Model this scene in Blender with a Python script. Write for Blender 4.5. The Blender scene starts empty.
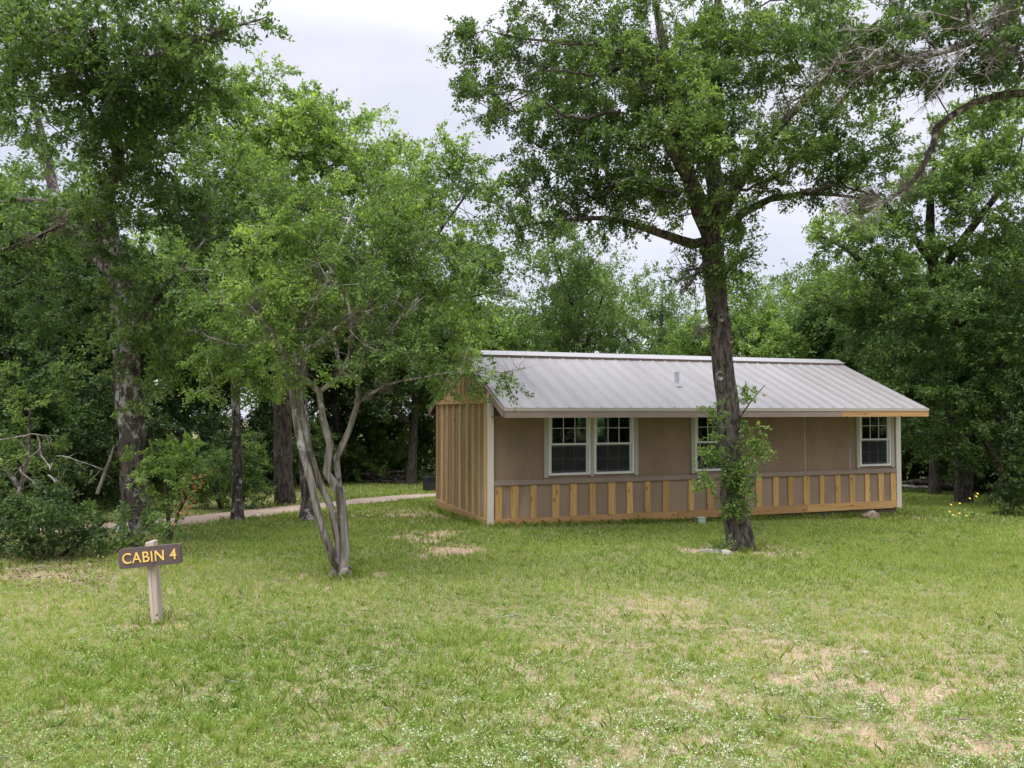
import bpy, bmesh, math, random
import numpy as np
from mathutils import Vector, Matrix

R = math.radians
rng = np.random.default_rng(11)
random.seed(5)
scene = bpy.context.scene
COL = scene.collection

# ------------------------------------------------------------------ camera
F_PX, PITCH, CAM_H = 796.0, R(1.92), 1.6
cam_d = bpy.data.cameras.new('camera')
cam = bpy.data.objects.new('camera', cam_d)
COL.objects.link(cam)
cam.location = (0, 0, CAM_H)
cam.rotation_euler = (R(90) + PITCH, 0, 0)
cam_d.sensor_width = 36.0
cam_d.lens = F_PX / 1024 * 36.0
cam_d.clip_start, cam_d.clip_end = 0.05, 2000
scene.camera = cam

# ------------------------------------------------------------------ sky
SUN_ELEV, SUN_AZ = R(66), R(212)          # azimuth clockwise from +y (view direction)
world = bpy.data.worlds.new('World')
scene.world = world
world.use_nodes = True
nt = world.node_tree
nt.nodes.clear()
N = nt.nodes.new
wout = N('ShaderNodeOutputWorld')
bg = N('ShaderNodeBackground')
bg.inputs['Strength'].default_value = 0.1
sky = N('ShaderNodeTexSky')
sky.sky_type = 'NISHITA'
sky.sun_disc = False
sky.sun_elevation, sky.sun_rotation = SUN_ELEV, SUN_AZ
tc = N('ShaderNodeTexCoord')
mp = N('ShaderNodeMapping')
mp.inputs['Scale'].default_value = (1.0, 1.0, 2.2)
mp.inputs['Rotation'].default_value = (0.2, 0.3, 0.5)
cl = N('ShaderNodeTexNoise')
cl.inputs['Scale'].default_value = 2.6
cl.inputs['Detail'].default_value = 5
cl.inputs['Roughness'].default_value = 0.5
rp = N('ShaderNodeValToRGB')
rp.color_ramp.elements[0].position = 0.40
rp.color_ramp.elements[0].color = (4.25, 4.35, 5.1, 1)
rp.color_ramp.elements[1].position = 0.60
rp.color_ramp.elements[1].color = (5.3, 5.25, 5.7, 1)
sep = N('ShaderNodeSeparateXYZ')
mr = N('ShaderNodeMapRange')                # an overcast sky is about three times brighter overhead
mr.inputs['From Min'].default_value, mr.inputs['From Max'].default_value = 0.42, 1.0
mr.inputs['To Min'].default_value, mr.inputs['To Max'].default_value = 1.0, 5.4
vm = N('ShaderNodeVectorMath'); vm.operation = 'SCALE'
mx = N('ShaderNodeMix'); mx.data_type = 'RGBA'
mx.inputs[0].default_value = 0.88
L = nt.links.new
L(tc.outputs['Generated'], mp.inputs['Vector'])
L(mp.outputs['Vector'], cl.inputs['Vector'])
L(cl.outputs['Fac'], rp.inputs['Fac'])
L(tc.outputs['Generated'], sep.inputs[0])
L(sep.outputs['Z'], mr.inputs['Value'])
L(rp.outputs['Color'], vm.inputs[0])
L(mr.outputs[0], vm.inputs['Scale'])
L(sky.outputs['Color'], mx.inputs[6])
L(vm.outputs[0], mx.inputs[7])
L(mx.outputs[2], bg.inputs['Color'])
L(bg.outputs[0], wout.inputs['Surface'])

sun_d = bpy.data.lights.new('sun', 'SUN')
sun_d.energy = 1.5
sun_d.angle = R(24)
sun_d.color = (1.0, 0.95, 0.87)
sun = bpy.data.objects.new('sun', sun_d)
COL.objects.link(sun)
sdir = Vector((math.sin(SUN_AZ) * math.cos(SUN_ELEV), math.cos(SUN_AZ) * math.cos(SUN_ELEV), math.sin(SUN_ELEV)))
sun.rotation_euler = sdir.to_track_quat('Z', 'Y').to_euler()

scene.view_settings.view_transform = 'Standard'
scene.view_settings.look = 'None'
scene.view_settings.gamma = 1.0
scene.view_settings.exposure = 0.88
scene.render.engine = 'CYCLES'
cy = scene.cycles
cy.max_bounces = 6
cy.diffuse_bounces = 3
cy.glossy_bounces = 3
cy.transmission_bounces = 4
cy.transparent_max_bounces = 6
cy.use_denoising = True
cy.denoiser = 'OPENIMAGEDENOISE'
cy.denoising_prefilter = 'NONE'
cy.denoising_input_passes = 'RGB_ALBEDO_NORMAL'
cy.sample_clamp_indirect = 6

# ------------------------------------------------------------------ helpers
CP, SP = math.cos(PITCH), math.sin(PITCH)


def at(px, py, d):
    """World point seen at that place of the photograph, d metres ahead of the camera (real depth)."""
    cx, cy_ = (px - 512) / F_PX, (384 - py) / F_PX
    r = np.array([cx, CP - SP * cy_, SP + CP * cy_])
    return r * (d / r[1]) + np.array([0, 0, CAM_H])


def gz(x, y):
    x = np.asarray(x, float); y = np.asarray(y, float)
    yy = np.where(y > 34, 34 + (y - 34) * 0.25, y)
    yy = np.where(yy < -10, -10, yy)
    return -0.034 * yy - 0.012 * np.clip(x, -40, 40) + 0.018 * np.sin(x * 0.9 + 1.0) * np.sin(y * 0.7) * np.clip((13 - y) / 8, 0, 1)


def vnoise(x, y, s, seed=0):
    """smooth value noise 0..1"""
    r = np.random.default_rng(seed)
    T = r.random((256, 256))
    x = np.asarray(x) / s + 1000; y = np.asarray(y) / s + 1000
    xi = np.floor(x).astype(int); yi = np.floor(y).astype(int)
    fx = x - xi; fy = y - yi
    fx = fx * fx * (3 - 2 * fx); fy = fy * fy * (3 - 2 * fy)
    a = T[xi % 256, yi % 256]; b = T[(xi + 1) % 256, yi % 256]
    c = T[xi % 256, (yi + 1) % 256]; d = T[(xi + 1) % 256, (yi + 1) % 256]
    return (a * (1 - fx) + b * fx) * (1 - fy) + (c * (1 - fx) + d * fx) * fy


def tag(o, label=None, cat=None, group=None, kind=None):
    if label: o['label'] = label
    if cat: o['category'] = cat
    if group: o['group'] = group
    if kind: o['kind'] = kind
    return o


def empty(name, loc, rz=0.0):
    o = bpy.data.objects.new(name, None)
    o.empty_display_size = 0.2
    o.location = loc; o.rotation_euler = (0, 0, rz)
    COL.objects.link(o)
    return o


def link(name, me, mat=None, parent=None):
    o = bpy.data.objects.new(name, me)
    COL.objects.link(o)
    if mat is not None and not me.materials:
        me.materials.append(mat)
    if parent is not None:
        o.parent = parent
    return o


def np_mesh(name, V, faces_flat, sizes, tint=None, smooth=False):
    me = bpy.data.meshes.new(name)
    V = np.asarray(V, np.float32)
    me.vertices.add(len(V)); me.vertices.foreach_set('co', V.ravel())
    faces_flat = np.asarray(faces_flat, np.int32).ravel()
    me.loops.add(len(faces_flat)); me.loops.foreach_set('vertex_index', faces_flat)
    sizes = np.asarray(sizes, np.int32)
    me.polygons.add(len(sizes))
    starts = np.zeros(len(sizes), np.int32); starts[1:] = np.cumsum(sizes)[:-1]
    me.polygons.foreach_set('loop_start', starts)
    me.update(calc_edges=True)
    if smooth:
        me.polygons.foreach_set('use_smooth', np.ones(len(sizes), bool))
    if tint is not None:
        a = me.attributes.new('tint', 'FLOAT', 'POINT')
        a.data.foreach_set('value', np.asarray(tint, np.float32))
    me.validate()
    return me


class MB:
    """collects boxes, bars and prisms into one mesh"""
    def __init__(self):
        self.bm = bmesh.new()

    def box(self, lo, hi, bev=0.0):
        c = [(a + b) / 2 for a, b in zip(lo, hi)]
        s = [abs(b - a) for a, b in zip(lo, hi)]
        g = bmesh.ops.create_cube(self.bm, size=1.0, matrix=Matrix.Translation(c) @ Matrix.Diagonal((*s, 1)))
        if bev:
            es = list({e for v in g['verts'] for e in v.link_edges})
            bmesh.ops.bevel(self.bm, geom=es, offset=bev, segments=2, affect='EDGES', profile=0.6)
        return self

    def tube(self, p0, p1, r0, r1=None, n=12, cap=True):
        p0, p1 = Vector(p0), Vector(p1)
        r1 = r0 if r1 is None else r1
        q = (p1 - p0).to_track_quat('Z', 'Y').to_matrix().to_4x4()
        m = Matrix.Translation((p0 + p1) / 2) @ q
        bmesh.ops.create_cone(self.bm, cap_ends=cap, segments=n, radius1=r0, radius2=r1, depth=(p1 - p0).length, matrix=m)
        return self

    def poly(self, pts, thick):
        """closed slab: polygon pts extruded by the vector thick"""
        a = [self.bm.verts.new(p) for p in pts]
        b = [self.bm.verts.new(Vector(p) + Vector(thick)) for p in pts]
        self.bm.faces.new(a); self.bm.faces.new(b[::-1])
        for i in range(len(a)):
            j = (i + 1) % len(a)
            self.bm.faces.new((a[j], a[i], b[i], b[j]))
        return self

    def build(self, name, mat, parent=None):
        bmesh.ops.recalc_face_normals(self.bm, faces=self.bm.faces)
        me = bpy.data.meshes.new(name)
        self.bm.to_mesh(me); self.bm.free()
        return link(name, me, mat, parent)


# ------------------------------------------------------------------ materials
def new_mat(name):
    m = bpy.data.materials.new(name); m.use_nodes = True
    t = m.node_tree
    b = t.nodes['Principled BSDF']
    return m, t, b


def ramp(t, stops, fac=None):
    r = t.nodes.new('ShaderNodeValToRGB')
    cr = r.color_ramp
    while len(cr.elements) < len(stops): cr.elements.new(0.5)
    for e, (p, c) in zip(cr.elements, stops):
        e.position = p; e.color = (*c, 1)
    if fac is not None: t.links.new(fac, r.inputs['Fac'])
    return r


def noise(t, scale, detail=4, rough=0.55, vec=None, dist=0.0):
    n = t.nodes.new('ShaderNodeTexNoise')
    n.inputs['Scale'].default_value = scale
    n.inputs['Detail'].default_value = detail
    n.inputs['Roughness'].default_value = rough
    n.inputs['Distortion'].default_value = dist
    if vec is not None: t.links.new(vec, n.inputs['Vector'])
    return n


def coords(t, scale=(1, 1, 1), rot=(0, 0, 0), kind='Object'):
    c = t.nodes.new('ShaderNodeTexCoord'); m = t.nodes.new('ShaderNodeMapping')
    m.inputs['Scale'].default_value = scale; m.inputs['Rotation'].default_value = rot
    t.links.new(c.outputs[kind], m.inputs['Vector'])
    return m.outputs['Vector']


def mixc(t, fac, a, b, mode='MIX'):
    m = t.nodes.new('ShaderNodeMix'); m.data_type = 'RGBA'; m.blend_type = mode
    for sock, v in ((m.inputs[0], fac), (m.inputs[6], a), (m.inputs[7], b)):
        if isinstance(v, (int, float)): sock.default_value = v
        elif isinstance(v, tuple): sock.default_value = (*v, 1)
        else: t.links.new(v, sock)
    return m.outputs[2]


def bump(t, b, h, strength=0.4, dist=0.02):
    n = t.nodes.new('ShaderNodeBump')
    n.inputs['Strength'].default_value = strength; n.inputs['Distance'].default_value = dist
    t.links.new(h, n.inputs['Height']); t.links.new(n.outputs[0], b.inputs['Normal'])


def leaf_mat(name, stops, trans=0.47, rough=0.5):
    m, t, b = new_mat(name)
    a = t.nodes.new('ShaderNodeAttribute'); a.attribute_name = 'tint'
    r = ramp(t, stops, a.outputs['Fac'])
    t.links.new(r.outputs[0], b.inputs['Base Color'])
    b.inputs['Roughness'].default_value = rough
    b.inputs['Specular IOR Level'].default_value = 0.3
    tr = t.nodes.new('ShaderNodeBsdfTranslucent')
    g = mixc(t, 1.0, r.outputs[0], (1.25, 1.3, 0.7), 'MULTIPLY')
    t.links.new(g, tr.inputs['Color'])
    ms = t.nodes.new('ShaderNodeMixShader'); ms.inputs[0].default_value = trans
    t.links.new(b.outputs[0], ms.inputs[1]); t.links.new(tr.outputs[0], ms.inputs[2])
    t.links.new(ms.outputs[0], t.nodes['Material Output'].inputs['Surface'])
    return m


def bark_mat(name, dark, mid, lichen, lichen_amt=0.6, furrow=20, stretch=0.25, bstr=1.0):
    m, t, b = new_mat(name)
    v = coords(t, (1, 1, stretch))
    v2 = coords(t, (1, 1, 0.8))
    n1 = noise(t, furrow, 5, 0.65, v, 0.6)
    r1 = ramp(t, [(0.40, dark), (0.60, mid)], n1.outputs['Fac'])
    n2 = noise(t, 9, 6, 0.75, v2)
    n2b = noise(t, 1.3, 2, 0.5, v2)
    mm = t.nodes.new('ShaderNodeMath'); mm.operation = 'MULTIPLY_ADD'
    t.links.new(n2b.outputs['Fac'], mm.inputs[0]); mm.inputs[1].default_value = 0.5
    t.links.new(n2.outputs['Fac'], mm.inputs[2])
    r2 = ramp(t, [(lichen_amt + 0.22, (0, 0, 0)), (lichen_amt + 0.3, (1, 1, 1))], mm.outputs[0])
    c = mixc(t, r2.outputs[0], r1.outputs[0], lichen)
    t.links.new(c, b.inputs['Base Color'])
    b.inputs['Roughness'].default_value = 0.95
    b.inputs['Specular IOR Level'].default_value = 0.15
    bump(t, b, n1.outputs['Fac'], bstr, 0.035)
    return m


def wood_mat(name, a, c, knots=True, along='Z', rough=0.7, grain=1.0, weather=None):
    m, t, b = new_mat(name)
    sc = {'Z': (22, 22, 1.2), 'X': (1.2, 22, 22), 'Y': (22, 1.2, 22)}[along]
    oi = t.nodes.new('ShaderNodeObjectInfo')
    v = coords(t, sc)
    ad = t.nodes.new('ShaderNodeVectorMath'); ad.operation = 'ADD'
    cmb = t.nodes.new('ShaderNodeCombineXYZ')
    mu = t.nodes.new('ShaderNodeMath'); mu.operation = 'MULTIPLY'; mu.inputs[1].default_value = 57.0
    t.links.new(oi.outputs['Random'], mu.inputs[0])
    for i in range(3): t.links.new(mu.outputs[0], cmb.inputs[i])
    t.links.new(v, ad.inputs[0]); t.links.new(cmb.outputs[0], ad.inputs[1])
    n1 = noise(t, 1.0, 5, 0.6, ad.outputs[0], 0.8)
    r1 = ramp(t, [(0.3, a), (0.7, c)], n1.outputs['Fac'])
    col = r1.outputs[0]
    # board to board tone
    r0 = ramp(t, [(0.0, (0.70, 0.66, 0.64)), (1.0, (1.12, 1.10, 1.04))], oi.outputs['Random'])
    col = mixc(t, 1.0, col, r0.outputs[0], 'MULTIPLY')
    if knots:
        ks = {'Z': (7, 7, 3.2), 'X': (3.2, 7, 7), 'Y': (7, 3.2, 7)}[along]
        kv = coords(t, ks)
        ad2 = t.nodes.new('ShaderNodeVectorMath'); ad2.operation = 'ADD'
        t.links.new(kv, ad2.inputs[0]); t.links.new(cmb.outputs[0], ad2.inputs[1])
        vo = t.nodes.new('ShaderNodeTexVoronoi'); vo.inputs['Scale'].default_value = 1.0
        t.links.new(ad2.outputs[0], vo.inputs['Vector'])
        rk = ramp(t, [(0.07, (0.8, 0.8, 0.8)), (0.20, (0, 0, 0))], vo.outputs['Distance'])
        col = mixc(t, rk.outputs[0], col, tuple(x * 0.35 for x in a))
    if weather:
        nw = noise(t, 2.2, 4, 0.6, coords(t, (1, 1, 0.35)))
        rw = ramp(t, [(0.42, (0, 0, 0)), (0.66, (1, 1, 1))], nw.outputs['Fac'])
        col = mixc(t, rw.outputs[0], col, weather)
    t.links.new(col, b.inputs['Base Color'])
    b.inputs['Roughness'].default_value = rough
    b.inputs['Specular IOR Level'].default_value = 0.25
    bump(t, b, n1.outputs['Fac'], 0.25 * grain, 0.004)
    return m


def paint_mat(name, col, var=0.12, rough=0.6, spec=0.3, dirt=None):
    m, t, b = new_mat(name)
    n = noise(t, 2.2, 5, 0.6, coords(t, (1, 1, 0.5)))
    lo = tuple(x * (1 - var) for x in col); hi = tuple(min(1, x * (1 + var)) for x in col)
    r = ramp(t, [(0.3, lo), (0.7, hi)], n.outputs['Fac'])
    c = r.outputs[0]
    if dirt:
        nd = noise(t, 5, 6, 0.7, coords(t, (1, 1, 0.2)))
        rd = ramp(t, [(0.55, (0, 0, 0)), (0.8, (1, 1, 1))], nd.outputs['Fac'])
        c = mixc(t, rd.outputs[0], c, dirt)
    t.links.new(c, b.inputs['Base Color'])
    n3 = noise(t, 90, 3, 0.6, coords(t))
    bump(t, b, n3.outputs['Fac'], 0.12, 0.003)
    b.inputs['Roughness'].default_value = rough
    b.inputs['Specular IOR Level'].default_value = spec
    return m


M = {}
# leaves: stops run from the darkest kind of leaf to the brightest new growth
M['leaf_elm'] = leaf_mat('elm leaves', [(0, (0.045, 0.088, 0.028)), (0.45, (0.120, 0.196, 0.060)), (0.8, (0.205, 0.300, 0.088)), (1, (0.29, 0.41, 0.10))])
M['leaf_bright'] = leaf_mat('bright leaves', [(0, (0.058, 0.108, 0.031)), (0.45, (0.156, 0.248, 0.068)), (0.8, (0.255, 0.370, 0.098)), (1, (0.34, 0.47, 0.11))])
M['leaf_oak'] = leaf_mat('oak leaves', [(0, (0.042, 0.085, 0.029)), (0.5, (0.110, 0.184, 0.060)), (1, (0.225, 0.320, 0.088))])
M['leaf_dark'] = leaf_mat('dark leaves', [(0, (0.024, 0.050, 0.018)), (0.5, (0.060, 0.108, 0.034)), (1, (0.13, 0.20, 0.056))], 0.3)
M['leaf_pale'] = leaf_mat('pale leaves', [(0, (0.07, 0.12, 0.04)), (0.5, (0.12, 0.19, 0.06)), (1, (0.19, 0.28, 0.09))])
M['leaf_juniper'] = leaf_mat('juniper leaves', [(0, (0.025, 0.05, 0.014)), (0.5, (0.05, 0.09, 0.02)), (1, (0.10, 0.15, 0.03))], 0.15)
M['leaf_dead'] = leaf_mat('dead leaves', [(0, (0.24, 0.09, 0.03)), (1, (0.48, 0.24, 0.09))], 0.2)
M['litter'] = leaf_mat('leaf litter', [(0, (0.10, 0.07, 0.045)), (1, (0.30, 0.215, 0.135))], 0.1)
M['moss'] = leaf_mat('ball moss', [(0, (0.10, 0.085, 0.07)), (1, (0.24, 0.21, 0.17))], 0.1, 0.9)
M['grass'] = leaf_mat('grass blades', [(0, (0.14, 0.22, 0.036)), (0.35, (0.25, 0.37, 0.062)), (0.6, (0.36, 0.46, 0.11)), (0.8, (0.45, 0.46, 0.19)), (1, (0.60, 0.52, 0.31))], 0.42, 0.6)
M['weed'] = leaf_mat('weed leaves', [(0, (0.12, 0.20, 0.05)), (0.6, (0.22, 0.34, 0.08)), (1, (0.36, 0.45, 0.16))], 0.25)
M['white_flower'] = leaf_mat('whitish flowers', [(0, (0.24, 0.30, 0.16)), (0.6, (0.40, 0.44, 0.30)), (1, (0.56, 0.56, 0.46))], 0.2)
M['yellow_petal'] = leaf_mat('yellow petals', [(0, (0.75, 0.45, 0.02)), (1, (0.9, 0.72, 0.10))], 0.2)
M['bark_elm'] = bark_mat('furrowed bark', (0.030, 0.025, 0.021), (0.155, 0.132, 0.114), (0.30, 0.28, 0.255), 0.66, 22)
M['bark_dark'] = bark_mat('dark bark', (0.028, 0.024, 0.020), (0.11, 0.092, 0.078), (0.26, 0.25, 0.23), 0.66)
M['bark_lichen'] = bark_mat('lichen spotted bark', (0.035, 0.03, 0.026), (0.14, 0.115, 0.10), (0.40, 0.39, 0.37), 0.56, 16)
M['bark_smooth'] = bark_mat('smooth grey bark', (0.085, 0.072, 0.058), (0.33, 0.30, 0.262), (0.46, 0.44, 0.41), 0.60, 11, 0.10, 0.9)
M['bark_dead'] = bark_mat('bleached dead wood', (0.10, 0.085, 0.07), (0.25, 0.22, 0.19), (0.36, 0.35, 0.32), 0.55, 10, 0.2, 0.5)

# ------------------------------------------------------------------ ground
# worn patches: centre x, y, radii, strength
BARE = [(-1.3, 13.0, .5, .85, 1.5), (-0.95, 11.2, .5, .6, 1.5), (-2.1, 16.6, .9, 1.0, 1.1), (1.53, 7.8, .6, .5, .7), (1.15, 7.1, .6, .4, .7), (2.0, 6.0, .5, .3, .8), (0.6, 6.3, .6, .3, .6), (2.9, 6.6, .6, .25, .6), (1.5, 4.9, .45, .25, .7),
        (1.67, 6.45, .75, .35, .75), (2.35, 5.3, .75, .5, 1.0), (2.15, 4.45, .65, .3, 1.0), (0.2, 4.6, .3, .2, .6), (-1.1, 4.4, .3, .2, .5),
        (3.25, 11.65, .9, .5, 1.4), (-1.95, 9.0, .5, .35, 1.3), (-3.1, 6.6, .35, .2, .7), (-3.6, 8.2, 1.6, .5, .45), (1.0, 5.3, .5, .3, .6),
        (3.2, 5.9, .5, .3, .6), (-0.2, 5.6, .5, .2, .4), (3.4, 7.0, .8, .3, .4), (9.35, 17.0, .8, .5, .75), (-4.6, 7.3, .9, .4, .5), (-5.5, 8.9, 1.6, .6, .8), (0.9, 4.2, .4, .2, .7)]


def bare(x, y):
    s = np.zeros_like(np.asarray(x, float))
    w = (vnoise(x, y, 0.3, 3) - 0.5) * 0.9 + (vnoise(x, y, 0.08, 4) - 0.5) * 1.1
    for cx, cy_, rx, ry, k in BARE:
        q = np.sqrt(((x - cx) / rx) ** 2 + ((y - cy_) / ry) ** 2)
        s = np.maximum(s, k * .92 * np.clip(1.25 - q + w * 1.5, 0, 1))
    # scattered small openings between the tufts, more of them in the foreground at right
    f = np.clip((9.5 - y) / 5, 0, 1) * np.clip(0.75 + x * 0.12, 0.4, 1)
    s = np.maximum(s, np.clip((vnoise(x, y, 0.33, 8) * 0.6 + vnoise(x, y, 0.11, 9) * 0.4 - 0.54) * 4.5, 0, 1) * f * 0.9)
    return np.clip(s, 0, 1)


PATH = [(-14, 11.7), (-9.5, 12.6), (-6.6, 13.9), (-5.2, 16.4), (-4.1, 18.7), (-3.1, 20.6), (-2.1, 21.9), (0.5, 23.6), (3, 25)]


def path_curve():
    P = np.array(PATH, float); out = []
    for i in range(len(P) - 1):
        p0 = P[max(i - 1, 0)]; p1 = P[i]; p2 = P[i + 1]; p3 = P[min(i + 2, len(P) - 1)]
        for k in range(14):
            u = k / 14
            out.append(0.5 * ((2 * p1) + (-p0 + p2) * u + (2 * p0 - 5 * p1 + 4 * p2 - p3) * u * u + (-p0 + 3 * p1 - 3 * p2 + p3) * u ** 3))
    out.append(P[-1])
    return np.array(out)


PC = path_curve()
PATH_W = 0.54


def path_dist(x, y):
    x = np.asarray(x); y = np.asarray(y)
    d = np.full(x.shape, 1e9)
    for c in PC:
        d = np.minimum(d, (x - c[0]) ** 2 + (y - c[1]) ** 2)
    return np.sqrt(d)


def make_ground():
    near = np.arange(-16, 18, 0.11); ny = np.arange(2.0, 30, 0.11)
    xs = np.concatenate([[-400, -200, -100, -60, -40, -30, -22], near, [18.5, 22, 30, 40, 60, 100, 200, 400]])
    ys = np.concatenate([[-300, -150, -60, -30, -15, -8, -4, -1, 1], ny, [30.5, 33, 36, 42, 55, 80, 140, 250, 500]])
    X, Y = np.meshgrid(xs, ys)
    b = bare(X, Y)
    Z = gz(X, Y) - 0.012 * b
    V = np.stack([X, Y, Z], -1).reshape(-1, 3)
    nx = len(xs); i = np.arange(len(ys) - 1)[:, None] * nx + np.arange(nx - 1)[None]
    Fc = np.stack([i, i + 1, i + nx + 1, i + nx], -1).reshape(-1, 4)
    me = np_mesh('ground', V, Fc, np.full(len(Fc), 4), b.ravel(), True)
    m, t, bs = new_mat('lawn soil')
    a = t.nodes.new('ShaderNodeAttribute'); a.attribute_name = 'tint'
    v = coords(t)
    n1 = noise(t, 1.1, 6, 0.65, v); n2 = noise(t, 34, 6, 0.75, v); n3 = noise(t, 0.35, 3, 0.5, v)
    soil = ramp(t, [(0.3, (0.15, 0.10, 0.07)), (0.5, (0.34, 0.245, 0.175)), (0.70, (0.58, 0.48, 0.39))], n2.outputs['Fac'])
    red = ramp(t, [(0.45, (0, 0, 0)), (0.7, (1, 1, 1))], n1.outputs['Fac'])
    soil2 = mixc(t, red.outputs[0], soil.outputs[0], (0.42, 0.285, 0.19))
    th = ramp(t, [(0.34, (0.075, 0.065, 0.035)), (0.5, (0.20, 0.165, 0.09)), (0.68, (0.44, 0.36, 0.23))], n2.outputs['Fac'])
    gr = ramp(t, [(0.35, (0.11, 0.14, 0.045)), (0.65, (0.19, 0.20, 0.085))], n3.outputs['Fac'])
    base = mixc(t, 0.5, th.outputs[0], gr.outputs[0])
    c = mixc(t, a.outputs['Fac'], base, soil2)
    t.links.new(c, bs.inputs['Base Color'])
    bs.inputs['Roughness'].default_value = 1.0
    bs.inputs['Specular IOR Level'].default_value = 0.1
    bump(t, bs, n2.outputs['Fac'], 0.6, 0.02)
    o = link('ground', me, m)
    tag(o, 'patchy mown lawn with worn bare soil spots', None, None, 'structure')


make_ground()


def make_path():
    T = np.gradient(PC, axis=0); T /= np.linalg.norm(T, axis=1)[:, None]
    Nn = np.stack([-T[:, 1], T[:, 0]], 1)
    W = PATH_W + (vnoise(np.arange(len(PC)), np.zeros(len(PC)), 5, 21) - 0.5) * 0.2
    rows = []
    for s in np.linspace(-1, 1, 9):
        p = PC + Nn * (W * s)[:, None]
        z = gz(p[:, 0], p[:, 1]) + 0.008 + 0.03 * (1 - s * s)
        rows.append(np.stack([p[:, 0], p[:, 1], z], 1))
    V = np.stack(rows, 1).reshape(-1, 3); n = 9
    i = np.arange(len(PC) - 1)[:, None] * n + np.arange(n - 1)[None]
    Fc = np.stack([i, i + n, i + n + 1, i + 1], -1).reshape(-1, 4)
    m, t, b = new_mat('packed gravel')
    n1 = noise(t, 60, 4, 0.7, coords(t)); n2 = noise(t, 1.5, 4, 0.6, coords(t))
    r = ramp(t, [(0.3, (0.25, 0.19, 0.145)), (0.7, (0.43, 0.34, 0.27))], n1.outputs['Fac'])
    r2 = ramp(t, [(0.35, (0.8, 0.78, 0.74)), (0.65, (1.05, 1.03, 1.0))], n2.outputs['Fac'])
    t.links.new(mixc(t, 1.0, r.outputs[0], r2.outputs[0], 'MULTIPLY'), b.inputs['Base Color'])
    b.inputs['Roughness'].default_value = 0.95
    bump(t, b, n1.outputs['Fac'], 0.5, 0.01)
    o = link('path', np_mesh('path', V, Fc, np.full(len(Fc), 4), None, True), m)
    tag(o, 'pale packed gravel footpath winding to the back of the cabin', None, None, 'structure')


make_path()

# ------------------------------------------------------------------ cabin
CB = Vector((-0.4385, 14.3554, CAM_H - 2.0861)); YAW = 0.3436
LEN, WID = 9.50, 3.66
HE, HR, OE, OG = 2.14, 3.26, 0.778, 0.05
CA = np.array([math.cos(YAW), math.sin(YAW), 0]); CBV = np.array([-math.sin(YAW), math.cos(YAW), 0])

M['brown_paint'] = paint_mat('taupe wall paint', (0.25, 0.178, 0.120), 0.14, 0.7, 0.2, (0.19, 0.135, 0.092))
M['brown_lit_panel'] = paint_mat('lit taupe lower panel', (0.29, 0.212, 0.148), 0.14, 0.7, 0.2, (0.22, 0.16, 0.11))  # same paint as the wall, lightened to show it clear of the eave shadow
M['trim_paint'] = paint_mat('cream corner paint', (0.62, 0.57, 0.49), 0.06, 0.55, 0.3, (0.45, 0.4, 0.33))
M['case_paint'] = paint_mat('greige casing paint', (0.40, 0.37, 0.31), 0.06, 0.55, 0.3)
M['fascia_paint'] = paint_mat('taupe fascia paint', (0.27, 0.21, 0.17), 0.08, 0.6, 0.3)
M['vinyl'] = paint_mat('white window vinyl', (0.66, 0.66, 0.64), 0.03, 0.4, 0.4)
M['foundation'] = paint_mat('brown foundation', (0.20, 0.15, 0.12), 0.18, 0.9, 0.1)
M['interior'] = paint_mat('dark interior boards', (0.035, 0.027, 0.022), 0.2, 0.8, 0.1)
M['soffit'] = paint_mat('dark soffit', (0.13, 0.10, 0.08), 0.15, 0.8, 0.1)
M['new_wood'] = wood_mat('new pine batten', (0.44, 0.255, 0.088), (0.66, 0.44, 0.19))
M['new_wood_x'] = wood_mat('new pine board', (0.40, 0.225, 0.085), (0.57, 0.36, 0.165), True, 'X')
M['side_wood'] = wood_mat('weathered pine batten', (0.43, 0.28, 0.125), (0.62, 0.44, 0.225), True, 'Z', 0.8, 1.2)
M['side_wood_y'] = wood_mat('weathered pine board', (0.36, 0.235, 0.11), (0.50, 0.355, 0.19), True, 'Y', 0.8, 1.2)
M['side_panel'] = wood_mat('brown weathered siding', (0.24, 0.162, 0.10), (0.36, 0.255, 0.16), False, 'Z', 0.85, 1.5, (0.31, 0.25, 0.18))

cabin = empty('cabin', CB, YAW)
tag(cabin, 'small brown cabin with grey metal roof and raw pine battens, four white windows in front', 'cabin')

FW0, FW1 = 1.0 - 0.115, 2.12          # window sill and head
WINS = [(1.17, 2.03), (2.09, 2.95), (4.30, 5.16), (8.40, 9.26)]
BACK_WIN = (3.36, 4.22)


def wall_with_openings(v0, v1, holes, top, z0=0.0, inner=None):
    """wall slab between v0 and v1 along the length, cut by window holes (u0,u1)"""
    mb = MB()
    u = 0.0
    for (a, b) in holes:
        mb.box((u, v0, z0), (a, v1, top)); mb.box((a, v0, z0), (b, v1, FW0)); mb.box((a, v0, FW1), (b, v1, top))
        u = b
    mb.box((u, v0, z0), (LEN, v1, top))
    return mb


# wall slabs stop short of each other at the corners
front_holes = [(1.17, 2.95), (4.30, 5.16), (8.40, 9.26)]
wall_with_openings(0.0, 0.10, front_holes, 2.44).build('front_wall', M['brown_paint'], cabin)
wall_with_openings(WID - 0.10, WID, [BACK_WIN], 2.44).build('back_wall', M['brown_paint'], cabin)
slope = (HR - HE) / (WID / 2 + OE)


def gable(u0, u1):
    mb = MB()
    zt = HE + slope * (OE + 0.1) - 0.12
    pts = [(u0, 0.103, 0), (u0, WID - 0.103, 0), (u0, WID - 0.103, zt), (u0, WID / 2, HR - 0.14), (u0, 0.103, zt)]
    return mb.poly(pts, (u1 - u0, 0, 0))


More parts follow.
